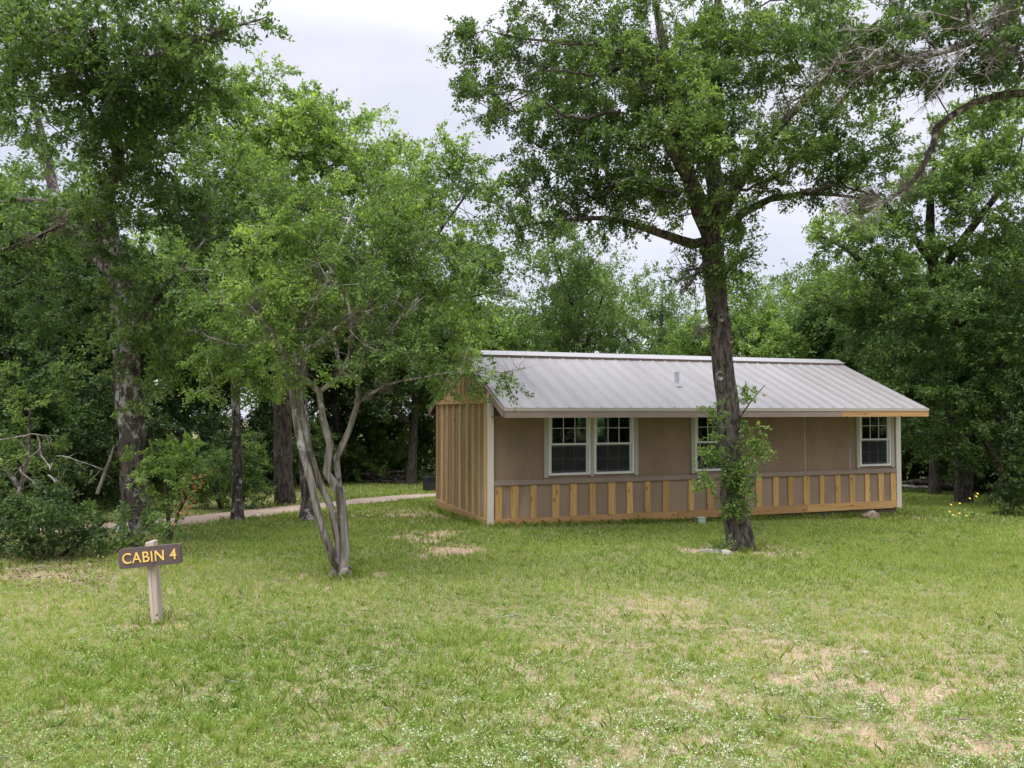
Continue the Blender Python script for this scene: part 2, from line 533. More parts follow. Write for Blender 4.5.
sw = gable(0.0, 0.10).build('side_wall', M['side_panel'], cabin)
gable(LEN - 0.10, LEN).build('side_wall', M['brown_paint'], cabin)
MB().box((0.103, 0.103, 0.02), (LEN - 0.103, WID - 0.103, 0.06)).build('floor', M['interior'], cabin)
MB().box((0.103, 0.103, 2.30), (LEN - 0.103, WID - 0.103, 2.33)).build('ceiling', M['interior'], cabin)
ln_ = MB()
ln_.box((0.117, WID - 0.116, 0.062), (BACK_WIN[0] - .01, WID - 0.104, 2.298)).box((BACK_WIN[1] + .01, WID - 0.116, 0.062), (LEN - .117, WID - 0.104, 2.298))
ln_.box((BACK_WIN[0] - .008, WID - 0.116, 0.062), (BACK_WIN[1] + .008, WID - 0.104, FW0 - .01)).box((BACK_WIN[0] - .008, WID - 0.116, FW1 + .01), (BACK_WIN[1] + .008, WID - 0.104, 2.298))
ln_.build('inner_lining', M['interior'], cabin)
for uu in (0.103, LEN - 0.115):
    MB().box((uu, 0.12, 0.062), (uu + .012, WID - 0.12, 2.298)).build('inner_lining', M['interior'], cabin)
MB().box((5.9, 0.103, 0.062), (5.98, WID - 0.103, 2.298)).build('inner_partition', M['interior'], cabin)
MB().box((0.05, 0.05, -0.42), (LEN - 0.05, WID - 0.05, -0.003)).build('foundation', M['foundation'], cabin)

# skirting of pine battens on the front
sk = MB().box((0.104, -0.012, 0.0), (LEN - 0.12, -0.002, 0.80)).build('skirting', M['brown_lit_panel'], cabin)
tag(sk, 'lit taupe lower panel framed with raw pine battens')
MB().box((0.104, -0.055, 0.735), (LEN - 0.13, -0.014, 0.825), 0.004).build('ledge_rail', M['fascia_paint'], sk)
for u0, u1 in ((0.104, 3.875), (3.880, 6.985), (6.990, LEN - 0.115)):
    MB().box((u0, -0.050, -0.03), (u1, -0.014, 0.125), 0.003).build('base_board', M['new_wood_x'], sk)
BATT = [0.2, 0.51, 0.88, 1.31, 1.67, 2.06, 2.47, 2.85, 3.23, 3.64, 4.2, 4.64, 5.02, 5.41, 5.8, 6.21, 6.58, 6.99, 7.39, 7.8, 8.18, 8.59, 8.97, 9.31]
for i, u in enumerate(BATT):
    w = 0.068 + 0.008 * math.sin(i * 2.3)
    top = 0.728 + (0.055 if i in (5, 7, 9, 2) else 0.0) * 0
    bt = MB().box((-w, -0.036, 0.128), (w, -0.0135, top), 0.003).build('batten', M['new_wood'], sk)
    bt.location.x = u; bt.rotation_euler = (0, R(0.5) * math.sin(i * 5.1), 0)
M['seam'] = paint_mat('chalky seam', (0.40, 0.34, 0.28), 0.2, 0.8, 0.1)
# white seams left where the old panels meet
for u, z0, z1 in ((6.985, 0.84, 1.98), (8.16, 0.84, 1.30), (5.78, 0.84, 1.06)):
    MB().box((u - 0.012, -0.004, z0), (u + 0.010, 0.002, z1)).build('panel_seam', M['seam'], cabin)

# side wall battens
MB().box((-0.040, 0.02, -0.03), (-0.002, WID - 0.02, 0.125), 0.003).build('side_base_board', M['side_wood_y'], sw)
for v in (0.10, 0.46, 0.86, 1.25, 1.75, 2.22, 2.73, 3.17):
    MB().box((-0.026, v - 0.062, 0.128), (-0.002, v + 0.062, 2.215), 0.003).build('batten', M['side_wood'], sw)
MB().box((-0.030, WID - 0.13, 0.128), (-0.002, WID - 0.01, 2.215), 0.003).build('batten', M['side_wood'], sw)
MB().box((-0.045, 0.02, 2.218), (-0.002, WID - 0.02, 2.385), 0.003).build('side_top_board', M['side_wood_y'], sw)
for v in (0.72, 1.1, 1.5, 1.83, 2.16, 2.56, 2.94):
    zt = HR - slope * abs(v - WID / 2) - 0.26
    if zt > 2.45:
        MB().box((-0.024, v - 0.05, 2.388), (-0.002, v + 0.05, zt), 0.003).build('gable_batten', M['side_wood'], sw)

# corner boards
MB().box((-0.014, -0.060, -0.04), (0.100, -0.003, 2.42), 0.004).build('corner_board', M['trim_paint'], cabin)
MB().box((LEN - 0.11, -0.050, -0.03), (LEN + 0.02, -0.003, 2.42), 0.004).build('corner_board', M['trim_paint'], cabin)

# roof: two ribbed metal slopes, cap, fascia
mr_m, t, b = new_mat('galvanised roof sheet')
nz = noise(t, 1.6, 6, 0.65, coords(t, (1, 0.25, 0.25)))
nz2 = noise(t, 40, 4, 0.7, coords(t))
rr = ramp(t, [(0.3, (0.190, 0.183, 0.178)), (0.55, (0.218, 0.212, 0.207)), (0.75, (0.245, 0.239, 0.235))], nz.outputs['Fac'])
rr2 = ramp(t, [(0.35, (0.86, 0.84, 0.83)), (0.65, (1.03, 1.03, 1.03))], nz2.outputs['Fac'])
t.links.new(mixc(t, 1.0, rr.outputs[0], rr2.outputs[0], 'MULTIPLY'), b.inputs['Base Color'])
b.inputs['Metallic'].default_value = 0.1
b.inputs['Roughness'].default_value = 0.6
M['roof'] = mr_m
M['cap'] = paint_mat('pale ridge metal', (0.25, 0.243, 0.245), 0.05, 0.5, 0.4)
M['pipe'] = paint_mat('grey pvc pipe', (0.42, 0.45, 0.50), 0.06, 0.5, 0.4)

U0, U1 = 0.03, LEN + 0.01


def roof_slope(sgn):
    """ribbed sheet from the eave (v=-OE) to the ridge; sgn mirrors it to the back"""
    prof = []
    u = U0; pitch = 0.302; k = 0
    while u < U1 - 0.02:
        prof += [(u, 0.0), (u + 0.016, 0.015), (u + 0.032, 0.015), (u + 0.048, 0.0)]
        u += pitch; k += 1
    prof = [p for p in prof if p[0] <= U1] + [(U1, 0.0)]
    nrm = np.array([0, -slope, 1.0]); nrm /= np.linalg.norm(nrm)
    V = []
    for s in np.linspace(0, 1, 6):
        v = -OE - 0.03 + s * (WID / 2 + OE + 0.03); z = HE + slope * (v + OE) + 0.008
        for (uu, h) in prof:
            p = np.array([uu, v, z]) + nrm * h
            V.append(p)
    V = np.array(V); n = len(prof)
    Vb = V - nrm * 0.006
    if sgn < 0:
        V[:, 1] = WID - V[:, 1]; Vb[:, 1] = WID - Vb[:, 1]
    i = np.arange(5)[:, None] * n + np.arange(n - 1)[None]
    Ft = np.stack([i, i + 1, i + n + 1, i + n], -1).reshape(-1, 4)
    Fb = Ft[:, ::-1] + len(V)
    return np.concatenate([V, Vb]), np.concatenate([Ft, Fb])


V1, F1 = roof_slope(1); V2, F2 = roof_slope(-1)
roof = link('roof', np_mesh('roof', np.concatenate([V1, V2]), np.concatenate([F1, F2 + len(V1)]), np.full(len(F1) + len(F2), 4)), M['roof'], cabin)
# roof deck under the sheet (with closed ends)
MB().poly([(U0 + .01, -OE, HE - 0.03), (U0 + .01, WID / 2, HR - 0.03), (U0 + .01, WID + OE, HE - 0.03), (U0 + .01, WID + OE, HE - 0.09), (U0 + .01, WID / 2, HR - 0.09), (U0 + .01, -OE, HE - 0.09)],
          (U1 - U0 - .02, 0, 0)).build('roof_deck', M['soffit'], roof)
# ridge cap
q = 0.22
MB().poly([(U0 - .01, WID / 2 - q, HR - slope * q + 0.055), (U0 - .01, WID / 2, HR + 0.062), (U0 - .01, WID / 2 + q, HR - slope * q + 0.055),
           (U0 - .01, WID / 2 + q, HR - slope * q + 0.048), (U0 - .01, WID / 2, HR + 0.055), (U0 - .01, WID / 2 - q, HR - slope * q + 0.048)],
          (U1 - U0 + .02, 0, 0)).build('ridge_cap', M['cap'], roof)
# foam closure: a dark strip under the cap
MB().box((U0 + .02, WID / 2 - q - .022, HR - slope * q - 0.02), (U1 - .02, WID / 2 - q - .003, HR - slope * q + 0.052)).build('closure_strip', M['soffit'], roof)
# eave drip edge and fascia
MB().box((U0, -OE - 0.036, HE - 0.062), (U1, -OE - 0.012, HE + 0.001), 0.003).build('drip_edge', M['case_paint'], roof)
MB().box((U0 + .01, -OE - 0.028, HE - 0.178), (7.24, -OE - 0.002, HE - 0.064), 0.003).build('fascia', M['fascia_paint'], roof)
fw = MB().box((7.243, -OE - 0.028, HE - 0.178), (U1 - .10, -OE - 0.002, HE - 0.064), 0.003).build('fascia', M['new_wood_x'], roof)
fw['label'] = 'raw unpainted pine length of eave fascia'
MB().box((U1 - .097, -OE - 0.028, HE - 0.178), (U1 - .005, -OE - 0.002, HE - 0.064), 0.003).build('fascia', M['new_wood_x'], roof)
MB().box((U0 + .01, WID + OE + 0.002, HE - 0.178), (U1 - .01, WID + OE + 0.028, HE - 0.04), 0.003).build('fascia', M['fascia_paint'], roof)
# soffit under the overhang
MB().box((U0 + .012, -OE + 0.002, HE - 0.172), (U1 - .012, -0.07, HE - 0.160)).build('soffit', M['soffit'], roof)
MB().box((U0 + .012, WID + 0.07, HE - 0.172), (U1 - .012, WID + OE - 0.002, HE - 0.160)).build('soffit', M['soffit'], roof)
# rake boards on both gables
for uu in (U0 - 0.028, U1 - 0.010):
    for s in (1, -1):
        f = (lambda v: v) if s > 0 else (lambda v: WID - v)
        MB().poly([(uu, f(-OE - .02), HE - 0.02), (uu, f(WID / 2 - .001), HR - 0.012), (uu, f(WID / 2 - .001), HR - 0.15), (uu, f(-OE - .02), HE - 0.16)],
                  (0.025, 0, 0)).build('rake_board', M['fascia_paint'], roof)

# vent pipe through the roof
vz = HE + slope * (OE + 0.285)
vp = MB().tube((4.09, 0.285, vz - 0.05), (4.09, 0.285, vz + 0.27), 0.048, n=16).build('vent_pipe', M['pipe'], cabin)
MB().tube((4.09, 0.285, vz - 0.03), (4.09, 0.285, vz + 0.045), 0.13, 0.055, 16).build('flashing', M['cap'], vp)

# glass: clear pane that reflects at its own Fresnel
gm, t, b = new_mat('window glass')
t.nodes.remove(b)
gl = t.nodes.new('ShaderNodeBsdfGlossy'); gl.inputs['Roughness'].default_value = 0.02
gl.inputs['Color'].default_value = (0.9, 0.95, 0.95, 1)
tp = t.nodes.new('ShaderNodeBsdfTransparent'); tp.inputs['Color'].default_value = (0.66, 0.74, 0.73, 1)
fr = t.nodes.new('ShaderNodeFresnel'); fr.inputs['IOR'].default_value = 1.5
ms = t.nodes.new('ShaderNodeMixShader')
t.links.new(fr.outputs[0], ms.inputs[0]); t.links.new(tp.outputs[0], ms.inputs[1]); t.links.new(gl.outputs[0], ms.inputs[2])
t.links.new(ms.outputs[0], t.nodes['Material Output'].inputs['Surface'])
M['glass'] = gm


sm_, t, b = new_mat('insect screen mesh')
b.inputs['Base Color'].default_value = (0.022, 0.026, 0.028, 1); b.inputs['Roughness'].default_value = 0.8
tp = t.nodes.new('ShaderNodeBsdfTransparent'); ms = t.nodes.new('ShaderNodeMixShader'); ms.inputs[0].default_value = 0.5
t.links.new(tp.outputs[0], ms.inputs[1]); t.links.new(b.outputs[0], ms.inputs[2])
t.links.new(ms.outputs[0], t.nodes['Material Output'].inputs['Surface'])
M['screen'] = sm_


def window(u0, u1, v, s, casing_l, casing_r, label=None):
    """double hung six-over-six window; s=-1 faces the front"""
    z0, z1 = FW0, FW1; e = 0.002
    fr_ = MB()
    y0, y1 = sorted((v + s * 0.035, v - s * 0.085))
    fr_.box((u0 + e, y0, z0 + e), (u0 + 0.045, y1, z1 - e), 0.004).box((u1 - 0.045, y0, z0 + e), (u1 - e, y1, z1 - e), 0.004)
    fr_.box((u0 + 0.046, y0, z0 + e), (u1 - 0.046, y1, z0 + 0.045), 0.004).box((u0 + 0.046, y0, z1 - 0.045), (u1 - 0.046, y1, z1 - e), 0.004)
    w = fr_.build('window', M['vinyl'], cabin)
    if label: w['label'] = label
    zm = (z0 + z1) / 2 - 0.0
    zm = 1.449
    for (a, bz, off) in ((zm - 0.005, z1 - 0.047, 0.0), (z0 + 0.047, zm - 0.007, 0.03)):
        ya, yb = sorted((v + s * (0.018 - off), v + s * (-0.012 - off)))
        sb = MB()
        sb.box((u0 + 0.047, ya, a), (u0 + 0.080, yb, bz), 0.003).box((u1 - 0.080, ya, a), (u1 - 0.047, yb, bz), 0.003)
        sb.box((u0 + 0.081, ya, a), (u1 - 0.081, yb, a + 0.036), 0.003).box((u0 + 0.081, ya, bz - 0.034), (u1 - 0.081, yb, bz), 0.003)
        sash = sb.build('sash', M['vinyl'], w)
        ym = (ya + yb) / 2
        g = MB(); gw = (u1 - u0 - 0.16) / 3
        ga, gb = a + 0.036, bz - 0.034
        for k in (1, 2):
            uu = u0 + 0.08 + gw * k
            g.box((uu - 0.0055, ym - 0.006, ga), (uu + 0.0055, ym + 0.006, gb))
        zz = (ga + gb) / 2
        for k in range(3):
            g.box((u0 + 0.081 + gw * k + (0.009 if k else 0), ym - 0.006, zz - 0.0055), (u0 + 0.079 + gw * (k + 1) - (0.009 if k < 2 else 0), ym + 0.006, zz + 0.0055))
        g.build('muntin', M['vinyl'], w)
        py0, py1 = sorted((ym - s * 0.0085, ym - s * 0.0125))
        MB().box((u0 + 0.079, py0, ga - 0.002), (u1 - 0.079, py1, gb + 0.002)).build('pane', M['glass'], w)
        if off:
            py0, py1 = sorted((ym + s * 0.017, ym + s * 0.0185))
            MB().box((u0 + 0.082, py0, a + 0.002), (u1 - 0.082, py1, bz - 0.002)).build('insect_screen', M['screen'], w)
    # casing around it
    ca, cb = sorted((v + s * 0.040, v + s * 0.003))
    for (x0, x1) in (casing_l, casing_r):
        if x1 > x0: MB().box((x0, ca, FW0 - 0.035), (x1, cb, 2.20), 0.003).build('casing', M['case_paint'], w)
    return w


window(1.17, 2.03, 0.0, -1, (1.085, 1.166), (2.034, 2.086))
window(2.09, 2.95, 0.0, -1, (0, 0), (2.954, 3.035))
window(4.30, 5.16, 0.0, -1, (4.215, 4.296), (5.164, 5.245))
window(8.40, 9.26, 0.0, -1, (8.315, 8.396), (9.264, 9.345))
window(*BACK_WIN, WID, 1, (BACK_WIN[0] - .08, BACK_WIN[0] - .003), (BACK_WIN[1] + .003, BACK_WIN[1] + .08), 'rear window seen through the front glass')


# ------------------------------------------------------------------ cabin sign
def sign():
    base = np.array([-2.97, 6.73]); z = float(gz(*base))
    r = empty('cabin_sign', (base[0], base[1], z), R(-3))
    tag(r, 'low brown board sign reading CABIN 4 on a weathered leaning post', 'sign')
    M['post_wood'] = wood_mat('weathered grey post', (0.36, 0.30, 0.25), (0.60, 0.53, 0.47), False, 'Z', 0.85, 2.5)
    M['sign_brown'] = paint_mat('brown sign paint', (0.115, 0.085, 0.08), 0.16, 0.55, 0.3, (0.13, 0.10, 0.09))
    M['sign_yellow'] = paint_mat('yellow lettering', (0.85, 0.55, 0.16), 0.04, 0.5, 0.3)
    tilt = R(-5.2)
    mb = MB()
    mb.box((-0.035, -0.042, -0.15), (-0.004, 0.042, 0.682), 0.006)
    mb.box((-0.003, -0.042, -0.15), (0.036, 0.042, 0.69), 0.006)
    p = mb.build('post', M['post_wood'], r); p.rotation_euler = (0, tilt, 0)
    bw, bh = 0.263, 0.082
    bm = bmesh.new()
    pts = []
    rad = 0.022
    for cx, cz, a0 in ((bw - rad, bh - rad, 0), (-bw + rad, bh - rad, 90), (-bw + rad, -bh + rad, 180), (bw - rad, -bh + rad, 270)):
        for k in range(6):
            a = R(a0 + k * 18)
            pts.append((cx + rad * math.cos(a), 0, cz + rad * math.sin(a)))
    vs = [bm.verts.new(p_) for p_ in pts]
    f = bm.faces.new(vs)
    ex = bmesh.ops.extrude_face_region(bm, geom=[f])
    bmesh.ops.translate(bm, verts=[v for v in ex['geom'] if isinstance(v, bmesh.types.BMVert)], vec=(0, 0.036, 0))
    bmesh.ops.recalc_face_normals(bm, faces=bm.faces)
    me = bpy.data.meshes.new('board'); bm.to_mesh(me); bm.free()
    bd = link('board', me, M['sign_brown'], r)
    bd.location = (-0.034, -0.084, 0.570); bd.rotation_euler = (0, R(-6.0), 0)
    fc = bpy.data.curves.new('lettering', 'FONT')
    fc.body = 'CABIN 4'; fc.size = 0.124; fc.align_x = 'CENTER'; fc.align_y = 'CENTER'
    fc.extrude = 0.003; fc.space_character = 1.06; fc.offset = 0.0004
    tmp = bpy.data.objects.new('lettering_tmp', fc); COL.objects.link(tmp)
    me = bpy.data.meshes.new_from_object(tmp.evaluated_get(bpy.context.evaluated_depsgraph_get()))
    bpy.data.objects.remove(tmp)
    me.name = 'lettering'; me.materials.clear()
    lt = link('lettering', me, M['sign_yellow'], bd)
    lt.location = (0.0, -0.004, -0.004); lt.rotation_euler = (R(90), 0, 0); lt.scale = (0.96, 1.0, 1)
    # two bolts
    M['bolt'] = paint_mat('rusty bolt', (0.16, 0.11, 0.09), 0.2, 0.6, 0.5)
    for dz in (0.045, -0.045):
        bt = MB().tube((0.034, -0.008, dz), (0.034, 0.001, dz), 0.009, n=8).build('bolt', M['bolt'], bd)


sign()


# ------------------------------------------------------------------ tree machinery
def unit(v):
    return v / (np.linalg.norm(v, axis=-1, keepdims=True) + 1e-9)


class Skel:
    def __init__(self, r):
        self.P = []; self.par = []; self.rm = []; self.r = r; self.depth = []

    def add(self, p, par, rm=0.0):
        self.P.append(np.asarray(p, float)); self.par.append(par); self.rm.append(rm)
        self.depth.append(0.0 if par < 0 else self.depth[par] + np.linalg.norm(self.P[-1] - self.P[par]))
        return len(self.P) - 1

    def limb(self, pts, radii, attach=True, step=0.22, jit=0.07):
        pts = [np.asarray(p, float) for p in pts]
        rad = np.interp(np.arange(len(pts)), np.linspace(0, len(pts) - 1, len(radii)), radii)
        if attach and self.P:
            A = np.array(self.P); i0 = int(np.argmin(np.linalg.norm(A - pts[0], axis=1)))
            prev = i0; pts[0] = self.P[i0]
        else:
            prev = self.add(pts[0], -1, rad[0])
        for i in range(len(pts) - 1):
            p0 = pts[max(i - 1, 0)]; p1 = pts[i]; p2 = pts[i + 1]; p3 = pts[min(i + 2, len(pts) - 1)]
            n = max(1, int(np.linalg.norm(p2 - p1) / step))
            for k in range(1, n + 1):
                u = k / n
                p = 0.5 * ((2 * p1) + (-p0 + p2) * u + (2 * p0 - 5 * p1 + 4 * p2 - p3) * u * u + (-p0 + 3 * p1 - 3 * p2 + p3) * u ** 3)
                rr = rad[i] * (1 - u) + rad[i + 1] * u
                p = p + self.r.normal(0, 1, 3) * rr * jit
                prev = self.add(p, prev, rr)
        return prev

    def grow(self, T, bf=0.12, step=0.2, wig=0.05):
        tips = []
        A = np.array(self.P)
        d0 = np.min(np.linalg.norm(T[:, None] - A[None], axis=2), axis=1) if len(T) * len(A) < 4e6 else np.linalg.norm(T - A[-1], axis=1)
        cap = len(A) + len(T) * 40
        B = np.zeros((cap, 3)); D = np.zeros(cap); n = len(A)
        B[:n] = A; D[:n] = self.depth
        for ti in np.argsort(d0):
            t = T[ti]
            dv = t - B[:n]; ds = np.linalg.norm(dv, axis=1)
            cost = ds + bf * D[:n] + 0.25 * np.maximum(0, -dv[:, 2])
            if n > 6: cost[:3] += 3.0
            j = int(np.argmin(cost))
            p0 = B[j]; dist = ds[j]
            ns = max(1, min(30, int(dist / step)))
            pj = self.par[j]
            dirp = unit(p0 - B[pj]) if pj >= 0 else np.array([0, 0, 1.0])
            c = p0 + (dirp * 0.35 + unit(t - p0) * 0.65) * dist * 0.45 + np.array([0, 0, 0.06 * dist])
            prev = j
            for k in range(1, ns + 1):
                u = k / ns
                p = (1 - u) ** 2 * p0 + 2 * u * (1 - u) * c + u * u * t
                if k < ns: p = p + self.r.normal(0, wig, 3) * min(1, dist)
                prev = self.add(p, prev)
                B[n] = p; D[n] = self.depth[prev]; n += 1
            tips.append(prev)
        return tips

    def radii(self, rtip, ex=0.5):
        n = len(self.P); cnt = np.zeros(n)
        haschild = np.zeros(n, bool)
        for i in range(n - 1, -1, -1):
            if not haschild[i]: cnt[i] = max(cnt[i], 1)
            p = self.par[i]
            if p >= 0: cnt[p] += cnt[i]; haschild[p] = True
        r = rtip * cnt ** ex
        rm = np.array(self.rm)
        r = np.where(rm > 0, np.maximum(rm, np.minimum(r, rm * 1.04)), r)
        for i in range(n):
            p = self.par[i]
            if p >= 0: r[i] = min(r[i], r[p] * 1.02)
        return r

    def tubes(self, r, base, noise_amt=0.07):
        n = len(self.P); ch = [[] for _ in range(n)]
        for i, p in enumerate(self.par):
            if p >= 0: ch[p].append(i)
        P = np.array(self.P)
        V = []; Fs = []; nv = 0
        starts = [(i, -1) for i in range(n) if self.par[i] < 0]
        while starts:
            i, pj = starts.pop()
            chain = ([pj] if pj >= 0 else []) + [i]
            while ch[chain[-1]]:
                c = ch[chain[-1]]
                m = max(c, key=lambda k: r[k])
                for k in c:
                    if k != m: starts.append((k, chain[-1]))
                chain.append(m)
            pts = P[chain]; rr = r[chain].copy()
            if pj >= 0: rr[0] = rr[1] if len(rr) > 1 else rr[0]
            if len(pts) < 2: continue
            rmax = rr.max()
            k = 18 if rmax > 0.12 else 10 if rmax > 0.04 else 6 if rmax > 0.012 else 4
            T = unit(np.gradient(pts, axis=0))
            ref = np.array([1.0, 0, 0]) if abs(T[0][0]) < 0.8 else np.array([0, 1.0, 0])
            u = unit(np.cross(T[0], ref)); ang = np.arange(k) / k * 2 * np.pi
            lob = 1 + noise_amt * (np.sin(ang * 2 + self.r.random() * 6) * 0.6 + np.sin(ang * 3 + self.r.random() * 6) * 0.7 + np.sin(ang * 5 + self.r.random() * 6) * 0.5)
            for a in range(len(pts)):
                u = unit(u - T[a] * np.dot(u, T[a])); v = np.cross(T[a], u)
                rad = rr[a] * lob * (1 + (self.r.random(k) - 0.5) * noise_amt)
                V.append(pts[a] + (np.cos(ang) * rad)[:, None] * u + (np.sin(ang) * rad)[:, None] * v)
            ii = nv + np.arange(len(pts) - 1)[:, None] * k + np.arange(k)[None]
            jj = nv + np.arange(len(pts) - 1)[:, None] * k + (np.arange(k)[None] + 1) % k
            Fs.append(np.stack([ii, jj, jj + k, ii + k], -1).reshape(-1, 4))
            nv += len(pts) * k
        return np.concatenate(V) - base, np.concatenate(Fs)


def leaf_quads(P, axis, nrm, size, width=0.5, fold=0.15):
    """P leaf stem points, axis unit leaf direction, nrm rough normal, size (N,)"""
    side = unit(np.cross(axis, nrm)); nn = np.cross(side, axis)
    s = size[:, None]
    a = P; c = P + axis * s
    m = P + axis * s * 0.5
    l = m + side * s * width * 0.5 + nn * s * fold
    r = m - side * s * width * 0.5 + nn * s * fold
    V = np.stack([a, l, c, r], 1).reshape(-1, 3)
    Fc = np.arange(len(P) * 4).reshape(-1, 4)
    return V, Fc


def sprays(g, tips, outs, per, spread, size, up=0.75, ctint=None, ntw=6, tjit=0.20, droop=0.15, flat=0.7):
    """leaf positions round the twig ends; returns leaf verts, faces, tint and twig segments"""
    n = len(tips)
    nt_ = n * ntw
    c = np.repeat(tips, ntw, 0); o = np.repeat(outs, ntw, 0)
    d = g.normal(0, 1, (nt_, 3)); d[:, 2] *= flat
    d = unit(unit(d) + o * 0.55)
    Ln = spread * g.uniform(0.45, 1.15, nt_)
    k = max(1, per // ntw)
    t = g.uniform(0.12, 1.0, (nt_, k)) ** 0.8
    pos = c[:, None] + d[:, None] * (Ln[:, None] * t)[..., None]
    pos[..., 2] -= droop * (Ln[:, None] * t ** 2)
    pos = pos.reshape(-1, 3) + g.normal(0, spread * 0.07, (nt_ * k, 3))
    ax = unit(np.repeat(d, k, 0) * 0.7 + g.normal(0, 0.7, (nt_ * k, 3)))
    nr = unit(g.normal(0, 0.6, (nt_ * k, 3)) + np.array([0, 0, up]))
    sz = size * g.uniform(0.45, 1.4, nt_ * k)
    V, Fc = leaf_quads(pos, ax, nr, sz)
    ct = np.repeat(ctint, ntw * k)
    tw = np.repeat(g.normal(0, 0.08, nt_), k)
    tint = np.clip(ct + tw + g.normal(0, tjit, nt_ * k), 0, 1)
    return V, Fc, np.repeat(tint, 4), (c, c + d * Ln[:, None] * 0.85)


def twig_mesh(a, b, r):
    n = len(a); d = unit(b - a)
    ref = np.where(np.abs(d[:, 2:3]) < 0.9, np.array([[0, 0, 1.0]]), np.array([[1.0, 0, 0]]))
    u = unit(np.cross(d, ref)); v = np.cross(d, u)
    V = np.zeros((n, 6, 3))
    for k in range(3):
        an = k * 2.0944
        off = u * math.cos(an) + v * math.sin(an)
        V[:, k] = a + off * r; V[:, 3 + k] = b + off * r * 0.4
    i = np.arange(n)[:, None] * 6
    Fc = np.concatenate([np.concatenate([i + k, i + (k + 1) % 3, i + 3 + (k + 1) % 3, i + 3 + k], 1) for k in range(3)])
    return V.reshape(-1, 3), Fc


def moss_ball(g, c, r, n=420):
    d = unit(g.normal(0, 1, (n, 3)))
    P = c + g.normal(0, r * .38, (n, 3)) * (1, 1, 1.15)
    V, Fc = leaf_quads(P, unit(d + np.array([0, 0, -.3])), unit(g.normal(0, 1, (n, 3))), r * g.uniform(0.25, 0.75, n), 0.075, 0.12)
    return V, Fc, np.repeat(g.uniform(0, 1, n), 4)


def blob_points(g, blobs, dens):
    out = []; tb = []
    for bl in blobs:
        c, rad = bl[0], bl[1]; mul = bl[2] if len(bl) > 2 else 1.0; tn = bl[3] if len(bl) > 3 else 0.45
        n = max(2, int(dens * mul * math.pi * rad[0] * rad[2] * (0.6 + 0.4 * rad[1])))
        d = unit(g.normal(0, 1, (n, 3))); rr = g.random(n) ** (1 / 2.4)
        out.append(np.asarray(c) + d * rr[:, None] * np.asarray(rad)); tb.append(np.full(n, tn))
    return np.concatenate(out), np.concatenate(tb)


def px_blobs(lst):
    """(px, py, depth, rx px, ry px, depth radius m[, density, tint])"""
    o = []
    for b in lst:
        c = at(b[0], b[1], b[2]); s = b[2] / F_PX
        o.append((c, (b[3] * s, b[5], b[4] * s)) + tuple(b[6:]))
    return o


FD, FP = 1.65, 1.25


def make_tree(name, base, limbs, blobs, leaf, bark, dens=9, per=180, spread=0.4, size=0.055, rtip=0.004, seed=1, twigs=True,
              moss=0, bf=0.12, wig=0.085, up=0.75, extra=None, ntw=6, tvar=0.14, parent_rz=0.0, droop=0.15, mossr=0.13, flat=0.7, step=0.2):
    g = np.random.default_rng(seed)
    base = np.asarray(base, float)
    dens, per = dens * FD, int(per * FP)
    root = empty(name, base)
    sk_ = Skel(g)
    for i, (pts, rad) in enumerate(limbs):
        sk_.limb(pts, rad, attach=i > 0)
    T, tb = blob_points(g, blobs, dens)
    gl_ = T[:, 2] > gz(T[:, 0], T[:, 1]) + 0.12
    T, tb = T[gl_], tb[gl_]
    ordr = np.argsort(np.min(np.linalg.norm(T[:, None] - np.array(sk_.P)[None], axis=2), axis=1))
    tips = sk_.grow(T, bf, step, wig)
    tb = tb[ordr]
    r = sk_.radii(rtip)
    V, Fc = sk_.tubes(r, base)
    TP = np.array([sk_.P[i] for i in tips]); PP = np.array([sk_.P[sk_.par[i]] for i in tips])
    outs = unit(TP - PP)
    ct = tb + (vnoise(TP[:, 0] + TP[:, 1] * 0.6, TP[:, 2], 0.8, seed) - 0.5) * 0.5 + g.normal(0, tvar * 0.5, len(TP))
    LV, LF, LT, seg = sprays(g, TP, outs, per, spread, size, up, ct, ntw, droop=droop, flat=flat)
    if twigs:
        tv, tf = twig_mesh(seg[0] - base, seg[1] - base, rtip * 0.8)
        Fc = np.concatenate([Fc, tf + len(V)]); V = np.concatenate([V, tv])
    link('trunk', np_mesh('trunk', V, Fc, np.full(len(Fc), 4), None, True), bark, root)
    link('crown', np_mesh('crown', LV - base, LF, np.full(len(LF), 4), LT), leaf, root)
    if moss:
        cand = [i for i in range(len(sk_.P)) if 0.008 < r[i] < 0.09 and sk_.P[i][2] - base[2] > 2.0]
        for i in g.choice(cand, min(moss, len(cand)), replace=False):
            mv, mf, mt = moss_ball(g, sk_.P[i] - base, mossr * g.uniform(0.6, 1.3))
            link('moss_foliage', np_mesh('moss_foliage', mv, mf, np.full(len(mf), 4), mt), M['moss'], root)
    return root, sk_, r


